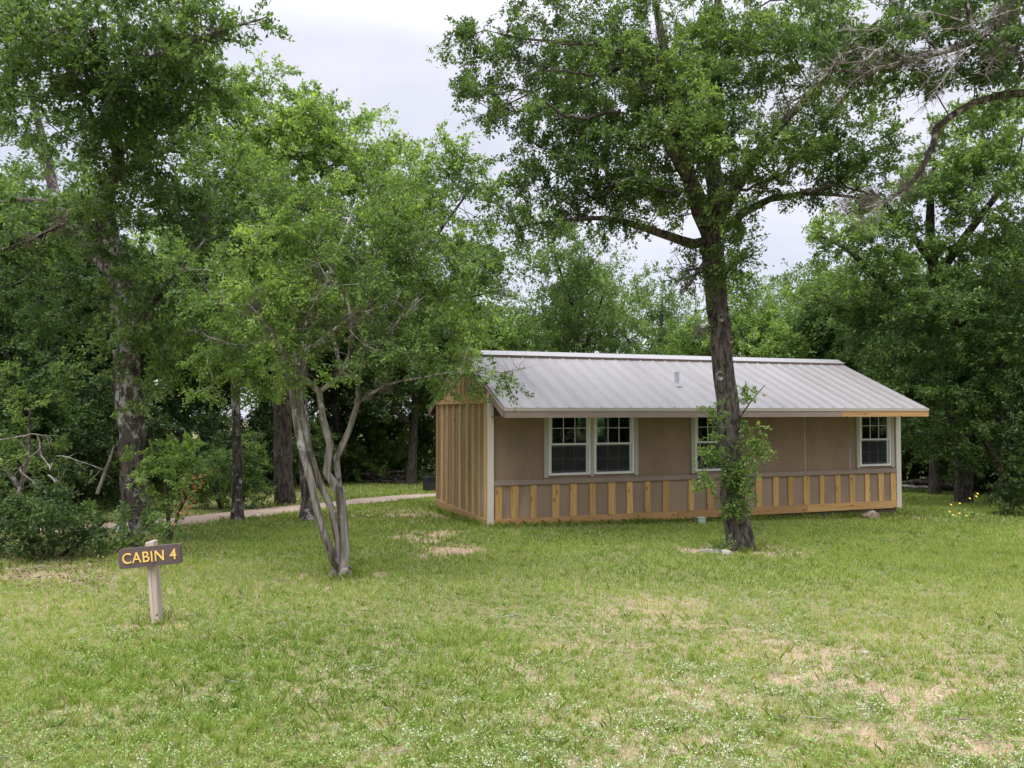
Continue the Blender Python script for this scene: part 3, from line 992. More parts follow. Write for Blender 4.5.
def dead_twigs(root, base, pts, g, n, ln, r, mat, name='dead_branch'):
    """bare branching sticks: a limb with side twigs"""
    sk_ = Skel(g)
    sk_.limb(pts, [r, r * .35], attach=False, step=0.08, jit=0.8)
    m = len(sk_.P)
    for _ in range(n):
        i = int(g.integers(m // 4, m)); p = sk_.P[i]
        dd = unit(g.normal(0, 1, 3) + unit(sk_.P[i] - sk_.P[max(i - 2, 0)]) * 0.8)
        l = ln * g.uniform(0.4, 1.2)
        prev = i
        for k in range(1, 4):
            prev = sk_.add(p + dd * l * k / 3 + g.normal(0, l * 0.07, 3), prev, r * 0.35 * (1 - k / 4))
        if g.random() < 0.6:
            sk_.add(sk_.P[prev] + unit(g.normal(0, 1, 3) + dd) * l * 0.4, prev, r * 0.12)
    V, Fc = sk_.tubes(np.array(sk_.rm), base, 0.1)
    return link(name, np_mesh(name, V, Fc, np.full(len(Fc), 4), None, True), mat, root)


def pts_px(lst):
    """[(px, py, depth)] to world points"""
    return [at(*p) for p in lst]


def gbase(x, y, dz=-0.06):
    return np.array([x, y, float(gz(x, y)) + dz])


# ------------------------------------------------------------------ the trees of the photograph
# the big elm in front of the cabin
d = 11.84
bA = gbase(3.345, 11.84)
A_limbs = [
    ([bA, at(737, 538, d), at(735, 515, d), at(733, 490, d), at(730, 450, d), at(726, 400, d), at(722, 360, d), at(719, 310, d), at(714, 272, d), at(712, 240, d)],
     [.22, .195, .18, .17, .165, .155, .148, .152, .18, .20]),
    ([at(712, 245, d), at(694, 244, 11.7), at(670, 236, 11.5), at(640, 226, 11.3), at(606, 218, 11.2), at(563, 220, 11.2), at(518, 227, 11.3)], [.085, .075, .062, .05, .035, .022, .010]),
    ([at(712, 238, d), at(700, 210, 11.6), at(690, 180, 11.3), at(672, 150, 11), at(655, 118, 10.8)], [.13, .12, .10, .08, .05]),
    ([at(712, 236, d), at(716, 200, 12), at(712, 160, 12.3), at(718, 110, 12.6), at(712, 60, 12.9), at(718, 0, 13.2), at(712, -80, 13.4)], [.15, .13, .12, .10, .08, .06, .03]),
    ([at(708, 222, d), at(694, 190, 12.1), at(680, 150, 12.2), at(672, 95, 12.3), at(664, 50, 12.4), at(655, 0, 12.5), at(640, -60, 12.6)], [.12, .105, .09, .08, .07, .05, .03]),
    ([at(672, 95, 12.3), at(650, 75, 12.2), at(628, 58, 12), at(600, 46, 11.9), at(560, 42, 11.8), at(520, 38, 11.8), at(485, 30, 11.8)], [.055, .048, .04, .03, .022, .014, .007]),
    ([at(650, 75, 12.2), at(622, 66, 11.6), at(585, 88, 11.3), at(548, 84, 11.5), at(508, 104, 11.6), at(472, 98, 11.8)], [.032, .028, .022, .017, .011, .006]),
    ([at(722, 238, d), at(745, 212, 11.6), at(770, 199, 11.4), at(800, 194, 11.3), at(835, 195, 11.2), at(870, 200, 11.2)], [.075, .06, .048, .036, .025, .010]),
    ([at(716, 225, d), at(735, 190, 11.5), at(755, 160, 11.2), at(785, 120, 11), at(815, 90, 10.9), at(840, 55, 10.9)], [.11, .09, .075, .06, .045, .02]),
    ([at(712, 258, d), at(700, 268, 11.4), at(690, 284, 11.2), at(680, 292, 11.1)], [.035, .025, .02, .01]),
    ([at(718, 330, d), at(700, 330, 11.5), at(690, 345, 11.4)], [.02, .012, .006]),
    ([at(733, 440, 11.7), at(752, 400, 11.5), at(765, 385, 11.4)], [.015, .01, .005]),
]
A_blobs = px_blobs([
    (560, 55, 11.8, 90, 50, 1.1), (478, 50, 11.8, 36, 45, .7, 1.0), (492, 95, 11.3, 40, 26, .6), (640, 70, 11.6, 80, 62, 1.2),
    (560, 135, 11.5, 70, 38, 1.0), (525, 180, 11.3, 42, 34, .7), (600, 185, 11.2, 60, 30, .8), (650, 150, 11.2, 60, 42, 1.0),
    (725, 55, 12, 75, 60, 1.3, .9), (700, 130, 11.0, 62, 42, .9, 1, .55), (760, 150, 11, 60, 40, .9, 1, .6), (830, 140, 11, 48, 44, .8), (850, 175, 11.2, 48, 20, .6),
    (790, 65, 11.2, 62, 55, 1.0, .9, .5), (520, 222, 11.3, 45, 16, .5, .8), (730, 205, 11.0, 40, 30, .6, 1.0), (665, 205, 11.5, 30, 18, .5), (725, 265, 11.3, 26, 34, .5, 1.2, .35),
    (700, 268, 11.3, 20, 26, .4, .9, .4), (745, 250, 11.9, 22, 22, .4, .6), (860, 80, 11.1, 30, 40, .6, .5),
    (620, 192, 11.3, 60, 18, .5, 1.3, .4), (675, 195, 11.4, 34, 24, .5, 1.1, .4), (570, 205, 11.3, 50, 14, .5, 1.2, .35), (585, 222, 11.2, 50, 10, .4, .9, .35), (540, 232, 11.2, 30, 8, .3, .9), (640, 222, 11.2, 36, 14, .4, .7, .35), (800, 190, 11.3, 50, 12, .4, 1.0, .4), (775, 200, 11.3, 20, 14, .4, .6), (690, 100, 11.3, 60, 50, .8, .8), (870, 150, 11.6, 30, 40, .6, .8), (600, 100, 11.2, 60, 36, .8, .8),
    (680, -70, 12.4, 190, 60, 1.8, .5), (540, -50, 12, 90, 50, 1.4, .5), (845, -40, 11.5, 90, 50, 1.4, .4),
])
def roots(bs, lst, dz=0.05):
    out = []
    for a, ln, r0 in lst:
        c, s_ = math.cos(a), math.sin(a)
        p = [bs + np.array([c * .05, s_ * .05, .20]), bs + np.array([c * ln * .45, s_ * ln * .45, .12 + dz * .4]), bs + np.array([c * ln * .8, s_ * ln * .8, dz]), bs + np.array([c * ln * 1.25, s_ * ln * 1.25, -.02])]
        out.append((p, [r0, r0 * .95, r0 * .6, r0 * .25]))
    return out


A_limbs += roots(bA, [(-.5, .32, .08), (-2.6, .36, .085), (-1.5, .28, .08), (.5, .3, .075), (2.2, .3, .08), (3.5, .34, .075)])
tA, skA, rA = make_tree('elm_tree', bA, A_limbs, A_blobs, M['leaf_elm'], M['bark_elm'], dens=11, per=225, spread=0.40, size=0.053, rtip=0.0045, seed=3, moss=26, mossr=0.12)
tag(tA, 'tall elm with dark furrowed leafy-sprouted trunk standing in front of the cabin', 'tree')


gA = np.random.default_rng(79)
for pts in ([(668, 95, 11.6), (650, 75, 11.3), (628, 58, 11.1), (600, 46, 11), (565, 44, 10.9), (530, 40, 10.9)], [(690, 165, 11.2), (672, 130, 11), (662, 98, 10.9), (640, 85, 10.8)], [(640, 90, 11), (600, 75, 10.8), (560, 70, 10.7), (530, 62, 10.7)],
            [(620, 110, 10.9), (585, 120, 10.7), (560, 112, 10.6), (528, 90, 10.6), (500, 95, 10.6)], [(662, 120, 10.9), (657, 70, 10.9), (660, 30, 11), (655, 0, 11)], [(755, 160, 10.6), (785, 122, 10.4), (812, 92, 10.3), (838, 60, 10.3)],
            [(700, 190, 11), (665, 190, 10.8), (640, 178, 10.6), (615, 182, 10.5)], [(800, 190, 10.9), (840, 188, 10.8), (880, 196, 10.8)], [(712, 262, 11.2), (690, 270, 11), (680, 282, 10.9)], [(735, 190, 10.9), (770, 180, 10.7), (800, 160, 10.6)]):
    dead_twigs(tA, bA, [at(*p) for p in pts], gA, 16, 0.35, 0.026, M['bark_dark'], 'branch')


def shoots(root, base, lst, mat, seed, size=0.05):
    """leafy sprouts that grow straight out of a trunk"""
    g = np.random.default_rng(seed)
    for (px, py, dd, rx, ry, n, tn) in lst:
        c = at(px, py, dd); s = dd / F_PX
        P = c + g.normal(0, 1, (n, 3)) * np.array([rx * s * .5, 0.09, ry * s * .5])
        V, Fc, T, seg = sprays(g, P, unit(g.normal(0, 1, (n, 3))), 48, 0.16, size, 0.6, tn + g.normal(0, .1, n), 5)
        o = link('shoot_foliage', np_mesh('shoot_foliage', V - base, Fc, np.full(len(Fc), 4), T), mat, root)
        tv, tf = twig_mesh(seg[0] - base, seg[1] - base, 0.003)
        link('shoot_stem', np_mesh('shoot_stem', tv, tf, np.full(len(tf), 4)), M['bark_elm'], o)  # thin woody stems that carry the sprout leaves


shoots(tA, bA, [(755, 442, 11.45, 15, 26, 20, .55), (712, 452, 11.5, 17, 16, 17, .5), (736, 482, 11.48, 15, 24, 40, .42), (714, 412, 11.55, 11, 16, 7, .4),
                (748, 392, 11.4, 15, 8, 6, .55), (704, 484, 11.4, 15, 12, 8, .5), (736, 506, 11.5, 11, 10, 16, .35), (722, 545, 11.45, 6, 8, 4, .5)], M['leaf_bright'], 41)


def knots(root, base, lst):
    for (px, py, dd, rr) in lst:
        c = Vector(at(px, py, dd) - base)
        bm = bmesh.new()
        bmesh.ops.create_circle(bm, segments=12, radius=rr, cap_ends=False)
        rings = []
        for (k, z) in ((1.0, 0.0), (0.85, 0.03), (0.55, 0.025), (0.35, -0.01)):
            rings.append([bm.verts.new((rr * k * math.cos(a / 12 * 6.283), rr * k * 1.25 * math.sin(a / 12 * 6.283), z * rr / .05)) for a in range(12)])
        for a, b_ in zip(rings, rings[1:]):
            for i in range(12):
                bm.faces.new((a[i], a[(i + 1) % 12], b_[(i + 1) % 12], b_[i]))
        bm.faces.new(rings[-1])
        me = bpy.data.meshes.new('branch_scar'); bm.to_mesh(me); bm.free()
        o = link('branch_scar', me, M['bark_dead'], root)
        o.location = c; o.rotation_euler = (R(90), 0, R(-12))


knots(tA, bA, [(720, 376, 11.60, .06), (721, 318, 11.61, .05), (731, 340, 11.63, .045)])

# the pale gnarled tree with several stems on the lawn
bB = gbase(-1.93, 9.1)
dB = 9.1
B_limbs = [
    ([bB, at(341, 572, dB), at(345, 552, dB), at(344, 528, dB), at(339, 492, dB), at(326, 472, dB), at(330, 445, dB), at(323, 418, dB), at(319, 392, dB)],
     [.12, .075, .058, .055, .058, .044, .042, .038, .034]),
    ([at(341, 574, 9.0), at(334, 560, 8.95), at(323, 530, 8.9), at(311, 482, 8.9), at(301, 445, 8.95), at(294, 401, 9), at(284, 360, 9.0), at(268, 335, 8.9)], [.055, .048, .042, .042, .044, .036, .027, .014]),
    ([at(341, 574, 9.1), at(338, 545, 9.08), at(331, 509, 9.05), at(318, 480, 9), at(309, 450, 9), at(301, 408, 9.1), at(296, 374, 9.2), at(293, 340, 9.3)], [.05, .043, .042, .046, .042, .037, .03, .018]),
    ([at(338, 490, 9.15), at(337, 458, 9.3), at(350, 428, 9.35), at(357, 404, 9.3), at(359, 380, 9.2), at(365, 350, 9.1), at(375, 315, 9.0)], [.042, .037, .034, .03, .026, .02, .012]),
    ([at(319, 392, dB), at(302, 376, 9.0), at(290, 360, 8.7), at(270, 330, 8.5), at(250, 305, 8.3)], [.035, .03, .026, .02, .012]),
    ([at(319, 392, dB), at(338, 378, 9), at(350, 355, 8.8), at(352, 320, 8.7), at(342, 285, 8.6)], [.034, .03, .026, .02, .012]),
    ([at(358, 385, 9.2), at(341, 372, 9.4), at(335, 345, 9.6), at(325, 300, 9.7), at(318, 260, 9.8)], [.03, .026, .022, .018, .01]),
    ([at(357, 404, 9.3), at(385, 385, 9.1), at(420, 378, 8.9), at(460, 372, 8.7), at(495, 380, 8.5), at(520, 384, 8.4)], [.018, .014, .011, .009, .006, .004]),
    ([at(375, 330, 9.0), at(400, 350, 8.9), at(425, 368, 8.8)], [.016, .012, .008]),
]
B_blobs = px_blobs([
    (305, 255, 8.8, 62, 42, .8, 1.1, .62), (375, 280, 9, 62, 58, .9), (245, 320, 8.6, 52, 38, .7, 1.0, .5), (430, 320, 9, 55, 45, .8), (300, 205, 9.4, 60, 38, .8, .8, .5),
    (395, 215, 9.6, 60, 42, .9, .8), (210, 280, 8.9, 42, 36, .6, .8), (330, 325, 8.7, 48, 20, .5, .6), (505, 378, 8.45, 22, 14, .25, 1.4, .5), (470, 362, 8.7, 26, 20, .35, .9), (450, 385, 8.8, 22, 10, .3, .5),
    (300, 372, 8.4, 30, 14, .3, .7, .55), (345, 378, 8.4, 34, 14, .3, .6, .5), (258, 352, 8.4, 34, 18, .4, .9, .6), (385, 368, 8.5, 30, 14, .3, .7, .5), (330, 290, 8.5, 50, 30, .5, .9, .6),
    (285, 340, 8.6, 34, 22, .5, .9, .55), (345, 352, 8.7, 40, 16, .4, .6, .5), (400, 350, 8.8, 34, 18, .4, .9, .45), (265, 290, 8.5, 40, 26, .5, .9, .7), (215, 390, 8.8, 26, 10, .3, .6), (445, 372, 8.8, 22, 10, .3, .7),
    (440, 270, 9.2, 46, 40, .7, .9), (225, 360, 8.7, 44, 18, .5, .7),
])
B_limbs += roots(bB, [(-.4, .2, .05), (-2.5, .22, .05), (-1.4, .18, .055), (.9, .2, .05)], .03)
tB, skB, rB = make_tree('gnarled_tree', bB, B_limbs, B_blobs, M['leaf_bright'], M['bark_smooth'], dens=17, per=190, spread=0.30, size=0.042, rtip=0.0034, seed=8, moss=14, mossr=0.11)
tag(tB, 'gnarled pale tree with twisted smooth grey stems, alone on the lawn left of the cabin', 'tree')

gB = np.random.default_rng(78)
for pts in ([(330, 330, 8.8), (350, 315, 8.6), (375, 310, 8.5), (395, 300, 8.5)], [(325, 325, 8.7), (300, 310, 8.5), (270, 305, 8.4), (240, 310, 8.4)], [(350, 330, 8.6), (365, 345, 8.5), (385, 352, 8.5)],
            [(300, 330, 8.6), (315, 300, 8.4), (330, 280, 8.4)], [(270, 340, 8.7), (235, 345, 8.6), (205, 335, 8.6)], [(380, 340, 8.7), (400, 320, 8.6), (420, 300, 8.6)], [(470, 370, 8.6), (500, 372, 8.45), (525, 368, 8.4)]):
    dead_twigs(tB, bB, [at(*p) for p in pts], gB, 26, 0.17, 0.010, M['bark_dead'])

# the lichen-spotted oak at far left
bE = gbase(-6.17, 12.99)
E_limbs = [
    ([bE, at(133, 520, 13), at(134, 480, 13), at(130, 420, 13), at(127, 370, 13), at(122, 320, 13), at(117, 275, 13), at(108, 240, 12.9), at(103, 205, 12.7), at(106, 180, 12.5)],
     [.29, .225, .21, .205, .20, .195, .19, .17, .14, .12]),
    ([at(106, 190, 12.5), at(118, 170, 12), at(115, 130, 11.2), at(110, 95, 10.4), at(105, 60, 9.6), at(90, 30, 9)], [.11, .10, .085, .065, .045, .02]),
    ([at(110, 245, 12.9), at(92, 228, 12.6), at(62, 225, 12.3), at(30, 240, 12), at(-5, 252, 11.6)], [.045, .038, .03, .022, .012]),
    ([at(106, 205, 12.7), at(70, 205, 13.2), at(30, 200, 13.6), at(-15, 203, 13.8)], [.06, .05, .04, .025]),
    ([at(117, 275, 13), at(90, 250, 13.6), at(60, 210, 14), at(45, 150, 14.2), at(30, 90, 14)], [.14, .12, .10, .08, .04]),
    ([at(108, 185, 12.5), at(135, 165, 12.3), at(165, 150, 12), at(200, 120, 11.5)], [.07, .06, .05, .02]),
    ([at(125, 340, 13), at(155, 300, 12.4), at(180, 270, 12), at(205, 240, 11.8)], [.06, .05, .035, .015]),
    ([at(110, 95, 10.4), at(150, 60, 9.8), at(195, 40, 9.4), at(240, 25, 9.2), at(265, 18, 9.1)], [.05, .04, .03, .018, .006]),
]
E_blobs = px_blobs([
    (60, 40, 9.6, 75, 60, 1.0, 1.35, .42), (150, 50, 9.5, 66, 55, 1.0, 1.35, .45), (110, 92, 9.8, 62, 34, .8, 1.2, .35), (200, 95, 10, 34, 36, .6, 1.0, .35), (225, 28, 9.3, 40, 20, .5, .9, .5), (195, 20, 9.3, 45, 26, .6, 1, .5),
    (120, 190, 12.6, 80, 42, 1.2, .7), (40, 230, 12.6, 50, 50, 1.2, .6), (190, 225, 12, 60, 50, 1.0, .8), (60, 300, 12.8, 70, 34, 1.0, .8, .35), (170, 300, 12.3, 50, 40, .9, .8), (15, 130, 13.5, 40, 40, 1.2, .4),
    (122, 330, 11.8, 30, 26, .5, .8, .5), (118, 285, 11.6, 34, 24, .5, .8, .45), (85, 375, 11.9, 40, 20, .6, .7, .4), (150, 390, 12, 26, 14, .4, .7, .5),
    (110, 145, 11.3, 60, 30, .8, 1.0, .4), (45, 110, 11, 44, 26, .7, .9, .4), (165, 140, 11.5, 44, 34, .8, .9, .45), (235, 190, 13, 50, 50, 1.0, .8, .5), (110, 250, 11.8, 30, 24, .5, .7, .45), (0, 60, 10, 30, 50, .7, 1, .4), (150, 110, 10.5, 50, 24, .6, 1, .35),
    (80, -60, 10.5, 150, 60, 1.8, .5), (140, 355, 12.4, 45, 22, .7, .5),
])
tE, skE, rE = make_tree('oak_tree', bE, E_limbs, E_blobs, M['leaf_oak'], M['bark_lichen'], dens=10, per=170, spread=0.42, size=0.068, rtip=0.0045, seed=12, moss=24, mossr=0.16)
tag(tE, 'oak with thick lichen spotted trunk and moss clumps behind the cabin sign', 'tree')

# trees along the path
bC = gbase(-5.2, 18.33)
tC, _, _ = make_tree('oak_tree', bC, [
    ([bC, at(284, 470, 18.3), at(283, 430, 18.3), at(282, 370, 18.2), at(287, 310, 18), at(292, 250, 17.8), at(300, 190, 17.6), at(318, 140, 17.5)], [.25, .20, .19, .18, .17, .14, .11, .05]),
    ([at(285, 340, 18.2), at(250, 290, 17.6), at(220, 230, 17.2), at(215, 170, 17)], [.12, .10, .07, .03]),
    ([at(287, 310, 18), at(330, 260, 17.5), at(370, 210, 17.2), at(390, 170, 17)], [.12, .10, .07, .03]),
], px_blobs([(335, 130, 17.3, 55, 36, 1.4, 1.0, .55), (290, 180, 17, 75, 55, 1.7, 1.0, .5), (375, 180, 17, 50, 50, 1.5, 1.0, .5), (235, 150, 17.3, 55, 55, 1.5, .9, .5), (240, 235, 17, 60, 50, 1.5, .9, .4),
             (340, 250, 17, 80, 50, 1.5, .9, .4), (300, 320, 17.6, 80, 35, 1.2, .5, .3), (205, 90, 17.5, 50, 40, 1.2, .6, .6), (260, 110, 18, 40, 28, 1.0, .8, .6), (275, 75, 18, 16, 22, .6, .5, .6)]),
    M['leaf_bright'], M['bark_dark'], dens=5.2, per=190, spread=0.62, size=0.088, rtip=0.006, seed=17, moss=6, mossr=0.16)
tag(tC, 'thick dark trunk with a burl beside the gravel path, tallest crown behind the gnarled tree', 'tree')

bD = gbase(-3.78, 14.98)
tD, _, _ = make_tree('elm_tree', bD, [
    ([bD, at(309, 500, 15), at(306, 460, 15), at(302, 420, 15), at(300, 380, 15), at(308, 330, 15), at(330, 280, 14.8), at(350, 220, 14.6)], [.22, .145, .13, .12, .115, .10, .08, .04]),
    ([at(303, 350, 15), at(350, 320, 14.6), at(400, 280, 14.2), at(440, 230, 14), at(470, 190, 14)], [.075, .065, .05, .035, .012]),
    ([at(350, 320, 14.6), at(410, 315, 14.5), at(460, 300, 14.5), at(500, 290, 14.5)], [.045, .035, .025, .01]),
], px_blobs([(425, 225, 14.2, 50, 48, 1.2, 1.0, .5), (470, 190, 14.2, 34, 38, .9, .9, .45), (455, 285, 14.2, 48, 45, 1.1, .9, .5), (490, 265, 14.5, 24, 40, .7, .7, .4), (380, 300, 14.5, 50, 36, 1.0, .7, .4), (470, 335, 14, 38, 18, .8, .7, .5), (420, 360, 14.3, 40, 24, .8, .6, .4), (455, 155, 14.2, 20, 16, .5, .7, .5), (420, 170, 14.5, 40, 36, .8, .9, .5)]),
    M['leaf_bright'], M['bark_lichen'], dens=7.5, per=190, spread=0.5, size=0.072, rtip=0.005, seed=19, moss=5)
tag(tD, 'elm with mottled trunk at the path edge just left of the gnarled stems', 'tree')

bF = gbase(-5.1, 14.83)
tF, _, _ = make_tree('elm_tree', bF, [
    ([bF, at(237, 505, 14.8), at(237, 460, 14.8), at(236, 420, 14.8), at(235, 385, 14.8), at(228, 350, 14.7), at(222, 310, 14.6)], [.14, .095, .085, .08, .075, .055, .02]),
    ([at(235, 390, 14.8), at(255, 360, 14.5), at(275, 335, 14.3)], [.04, .03, .01]),
], px_blobs([(215, 335, 14.2, 55, 34, .9, 1.2, .6), (250, 370, 14, 38, 24, .7, 1.0, .6), (190, 365, 14.3, 34, 22, .7, .8, .5), (270, 320, 14.4, 34, 30, .7, .8, .5)]),
    M['leaf_bright'], M['bark_lichen'], dens=9, per=190, spread=0.42, size=0.068, rtip=0.004, seed=23, moss=3)
tag(tF, 'slim straight tree with mottled grey trunk left of the burled dark trunk', 'tree')

# the overhanging tree at right whose trunk stands outside the picture
bN = gbase(7.6, 9.3)
N_limbs = [
    ([bN, bN + (0, 0, 1.2), bN + (-0.05, 0.05, 2.6), bN + (-0.25, 0.0, 4.0), bN + (-0.6, -0.1, 5.2)], [.3, .22, .20, .18, .15]),
    ([bN + (-0.3, 0, 4.1), at(1090, 85, 9.2), at(1040, 92, 9.2), at(1005, 94, 9.2), at(975, 102, 9.2), at(950, 117, 9.2), at(936, 128, 9.2), at(932, 148, 9.2), at(920, 172, 9.2), at(906, 190, 9.2), at(885, 200, 9.2), at(862, 206, 9.1)],
     [.085, .065, .055, .045, .042, .039, .036, .034, .028, .021, .015, .008]),
    ([bN + (-0.5, 0, 5.0), at(1060, -20, 9), at(1010, 10, 8.8), at(975, 40, 8.6), at(940, 52, 8.5), at(905, 62, 8.4), at(870, 72, 8.4), at(830, 70, 8.5), at(800, 85, 8.5)], [.10, .075, .058, .045, .035, .026, .019, .013, .006]),
    ([at(940, 52, 8.5), at(915, 25, 8.6), at(895, 0, 8.7), at(880, -30, 8.8)], [.028, .022, .018, .01]),
    ([at(965, 44, 8.6), at(968, 15, 8.7), at(972, -20, 8.8)], [.035, .03, .02]),
    ([at(906, 190, 9.2), at(880, 204, 9.0), at(850, 212, 9.0), at(835, 222, 9.0)], [.015, .012, .009, .005]),
    ([at(880, 200, 9.2), at(875, 225, 9.1), at(888, 250, 9.1)], [.01, .007, .004]),
]
N_blobs = px_blobs([(985, 62, 8.9, 48, 22, .7, 1.0, .3), (1010, 25, 8.9, 40, 22, .7, .9, .35), (930, 20, 8.8, 50, 24, .7, .8, .4), (870, 40, 8.6, 42, 30, .7, .6, .4), (850, 10, 8.8, 50, 20, .7, .8, .4), (955, 75, 8.9, 40, 10, .5, .5, .3), (885, 70, 8.5, 30, 14, .5, .4),
                    (1010, 100, 9.1, 20, 8, .3, .6), (905, 45, 8.8, 60, 26, .7, 1.3, .35), (960, 60, 8.7, 44, 20, .6, 1.2, .3), (860, 60, 8.6, 40, 22, .6, 1.0, .4), (940, 5, 9, 60, 18, .7, 1.2, .3), (1015, 80, 9, 24, 16, .4, 1.2, .3), (830, 40, 9, 40, 36, .7, .7, .4), (990, 5, 9.2, 60, 22, .8, 1, .35), (920, 80, 8.9, 30, 8, .3, .6, .35), (1015, 55, 9.3, 26, 26, .6, .9, .3), (1090, 20, 9.3, 60, 60, 1.2, .6), (960, -50, 9.2, 140, 50, 1.6, .4)])
tN, skN, rN = make_tree('oak_tree', bN, N_limbs, N_blobs, M['leaf_oak'], M['bark_lichen'], dens=13, per=150, spread=0.32, size=0.058, rtip=0.004, seed=29, moss=22, mossr=0.11)
tag(tN, 'oak reaching in from the right edge with a long drooping bare limb and mossy branches', 'tree')


gN = np.random.default_rng(77)
for pts in ([(1000, 15, 8.5), (985, 35, 8.4), (965, 50, 8.3), (945, 58, 8.2), (935, 72, 8.2), (915, 95, 8.2)], [(985, 33, 8.4), (1005, 45, 8.3), (1024, 65, 8.3)],
            [(930, 60, 8.4), (890, 55, 8.3), (860, 48, 8.3), (835, 60, 8.3)], [(880, 20, 8.6), (850, 45, 8.5), (820, 80, 8.5), (790, 105, 8.6), (760, 130, 8.8)]):
    dead_twigs(tN, bN, [at(*p) for p in pts], gN, 44, 0.24, 0.014, M['bark_lichen'])

for pts in ([(1020, 8, 8.4), (990, 18, 8.3), (960, 28, 8.2), (930, 30, 8.2), (905, 42, 8.2)], [(960, 20, 8.3), (930, 12, 8.2), (900, 18, 8.2), (870, 30, 8.2), (845, 28, 8.3)], [(975, 45, 8.2), (955, 62, 8.1), (940, 85, 8.1), (925, 105, 8.1)],
            [(1015, 45, 8.3), (995, 58, 8.2), (985, 75, 8.2)], [(900, 62, 8.2), (872, 70, 8.1), (850, 85, 8.2), (838, 102, 8.2)], [(905, 192, 9), (880, 205, 8.9), (862, 222, 8.9)], [(890, 40, 8.3), (865, 60, 8.2), (850, 62, 8.2), (815, 72, 8.3)]):
    dead_twigs(tN, bN, [at(*p) for p in pts], gN, 60, 0.20, 0.010, M['bark_dead'])
for (px, py) in ((955, 8), (1000, 12), (900, 30), (870, 62), (905, 188), (845, 205), (990, 48), (928, 58), (868, 200)):
    mv, mf, mt = moss_ball(gN, at(px, py, 8.5 if py < 100 else 9.1) - bN, 0.13)
    link('moss_foliage', np_mesh('moss_foliage', mv, mf, np.full(len(mf), 4), mt), M['moss'], tN)

# big trees closing the right side
bJ = gbase(12.15, 21.5)
tJ, _, _ = make_tree('oak_tree', bJ, [
    ([bJ, bJ + (0, 0, 1.5), at(952, 420, 21.4), at(948, 370, 21.2), at(945, 330, 21), at(935, 280, 20.6), at(930, 220, 20.4), at(935, 160, 20.2)], [.25, .19, .18, .18, .17, .15, .11, .05]),
    ([at(945, 340, 21), at(905, 310, 20.3), at(870, 270, 20), at(840, 245, 19.8), at(815, 235, 19.7)], [.14, .11, .08, .05, .02]),
    ([at(945, 330, 21), at(980, 310, 20.3), at(1010, 290, 20), at(1040, 250, 20)], [.15, .12, .09, .04]),
    ([at(935, 280, 20.6), at(970, 230, 20), at(1000, 190, 19.8), at(1020, 150, 19.6)], [.12, .10, .07, .03]),
    ([at(935, 260, 20.5), at(895, 215, 20), at(870, 190, 20)], [.10, .07, .03]),
], px_blobs([(850, 240, 19.8, 46, 26, 1.2, .9, .5), (900, 290, 19.6, 60, 42, 1.5, 1.0, .45), (870, 340, 19.8, 55, 28, 1.3, .9, .35), (900, 215, 20, 46, 30, 1.2, .8, .5), (960, 190, 19.6, 50, 45, 1.5, 1.0, .6), (1000, 145, 19.4, 42, 42, 1.3, 1.0, .65),
             (990, 250, 19.5, 60, 45, 1.5, .9, .5), (960, 330, 19.8, 60, 45, 1.5, .9, .3), (1020, 330, 19.5, 45, 50, 1.4, .9, .35), (905, 390, 20, 50, 32, 1.2, .8, .3), (975, 410, 20.3, 55, 34, 1.4, .8, .25), (930, 170, 20, 40, 28, 1.1, .9, .55), (990, 112, 19.4, 38, 24, 1.0, 1.0, .6), (1025, 108, 19.5, 26, 26, 1.0, 1.0, .6), (830, 228, 19.8, 34, 18, .9, .8, .5), (875, 200, 20, 34, 20, .9, .7, .55), (840, 290, 20.5, 40, 34, 1.1, .8, .45), (930, 440, 20.6, 46, 20, 1.0, .7, .3), (975, 455, 20.2, 34, 14, .8, .7, .3), (1070, 200, 20, 60, 70, 1.6, .8), (945, 150, 20, 26, 24, .9, .7, .5)]),
    M['leaf_elm'], M['bark_dark'], dens=3.6, per=200, spread=0.68, size=0.098, rtip=0.007, seed=31, moss=5, mossr=0.18, flat=0.5)
tag(tJ, 'broad spreading oak with dark trunk at right behind the cabin end', 'tree')

bK = gbase(13.04, 20.94)
tK, _, _ = make_tree('leaning_tree', bK, [
    ([bK, at(1006, 490, 20.9), at(998, 465, 20.8), at(985, 440, 20.7), at(975, 415, 20.6), at(968, 385, 20.5)], [.14, .10, .085, .075, .06, .03]),
    ([at(1009, 503, 20.9), at(1012, 475, 20.9), at(1008, 445, 20.8), at(1000, 410, 20.6), at(998, 375, 20.5)], [.085, .075, .065, .055, .03]),
], px_blobs([(975, 385, 20.3, 36, 22, .9, 1, .35), (1003, 375, 20.2, 30, 26, .9, 1, .4)]), M['leaf_oak'], M['bark_elm'], dens=5.5, per=180, spread=0.55, size=0.09, rtip=0.006, seed=33)
tag(tK, 'small two-stemmed tree leaning left at the right edge of the lawn', 'tree')


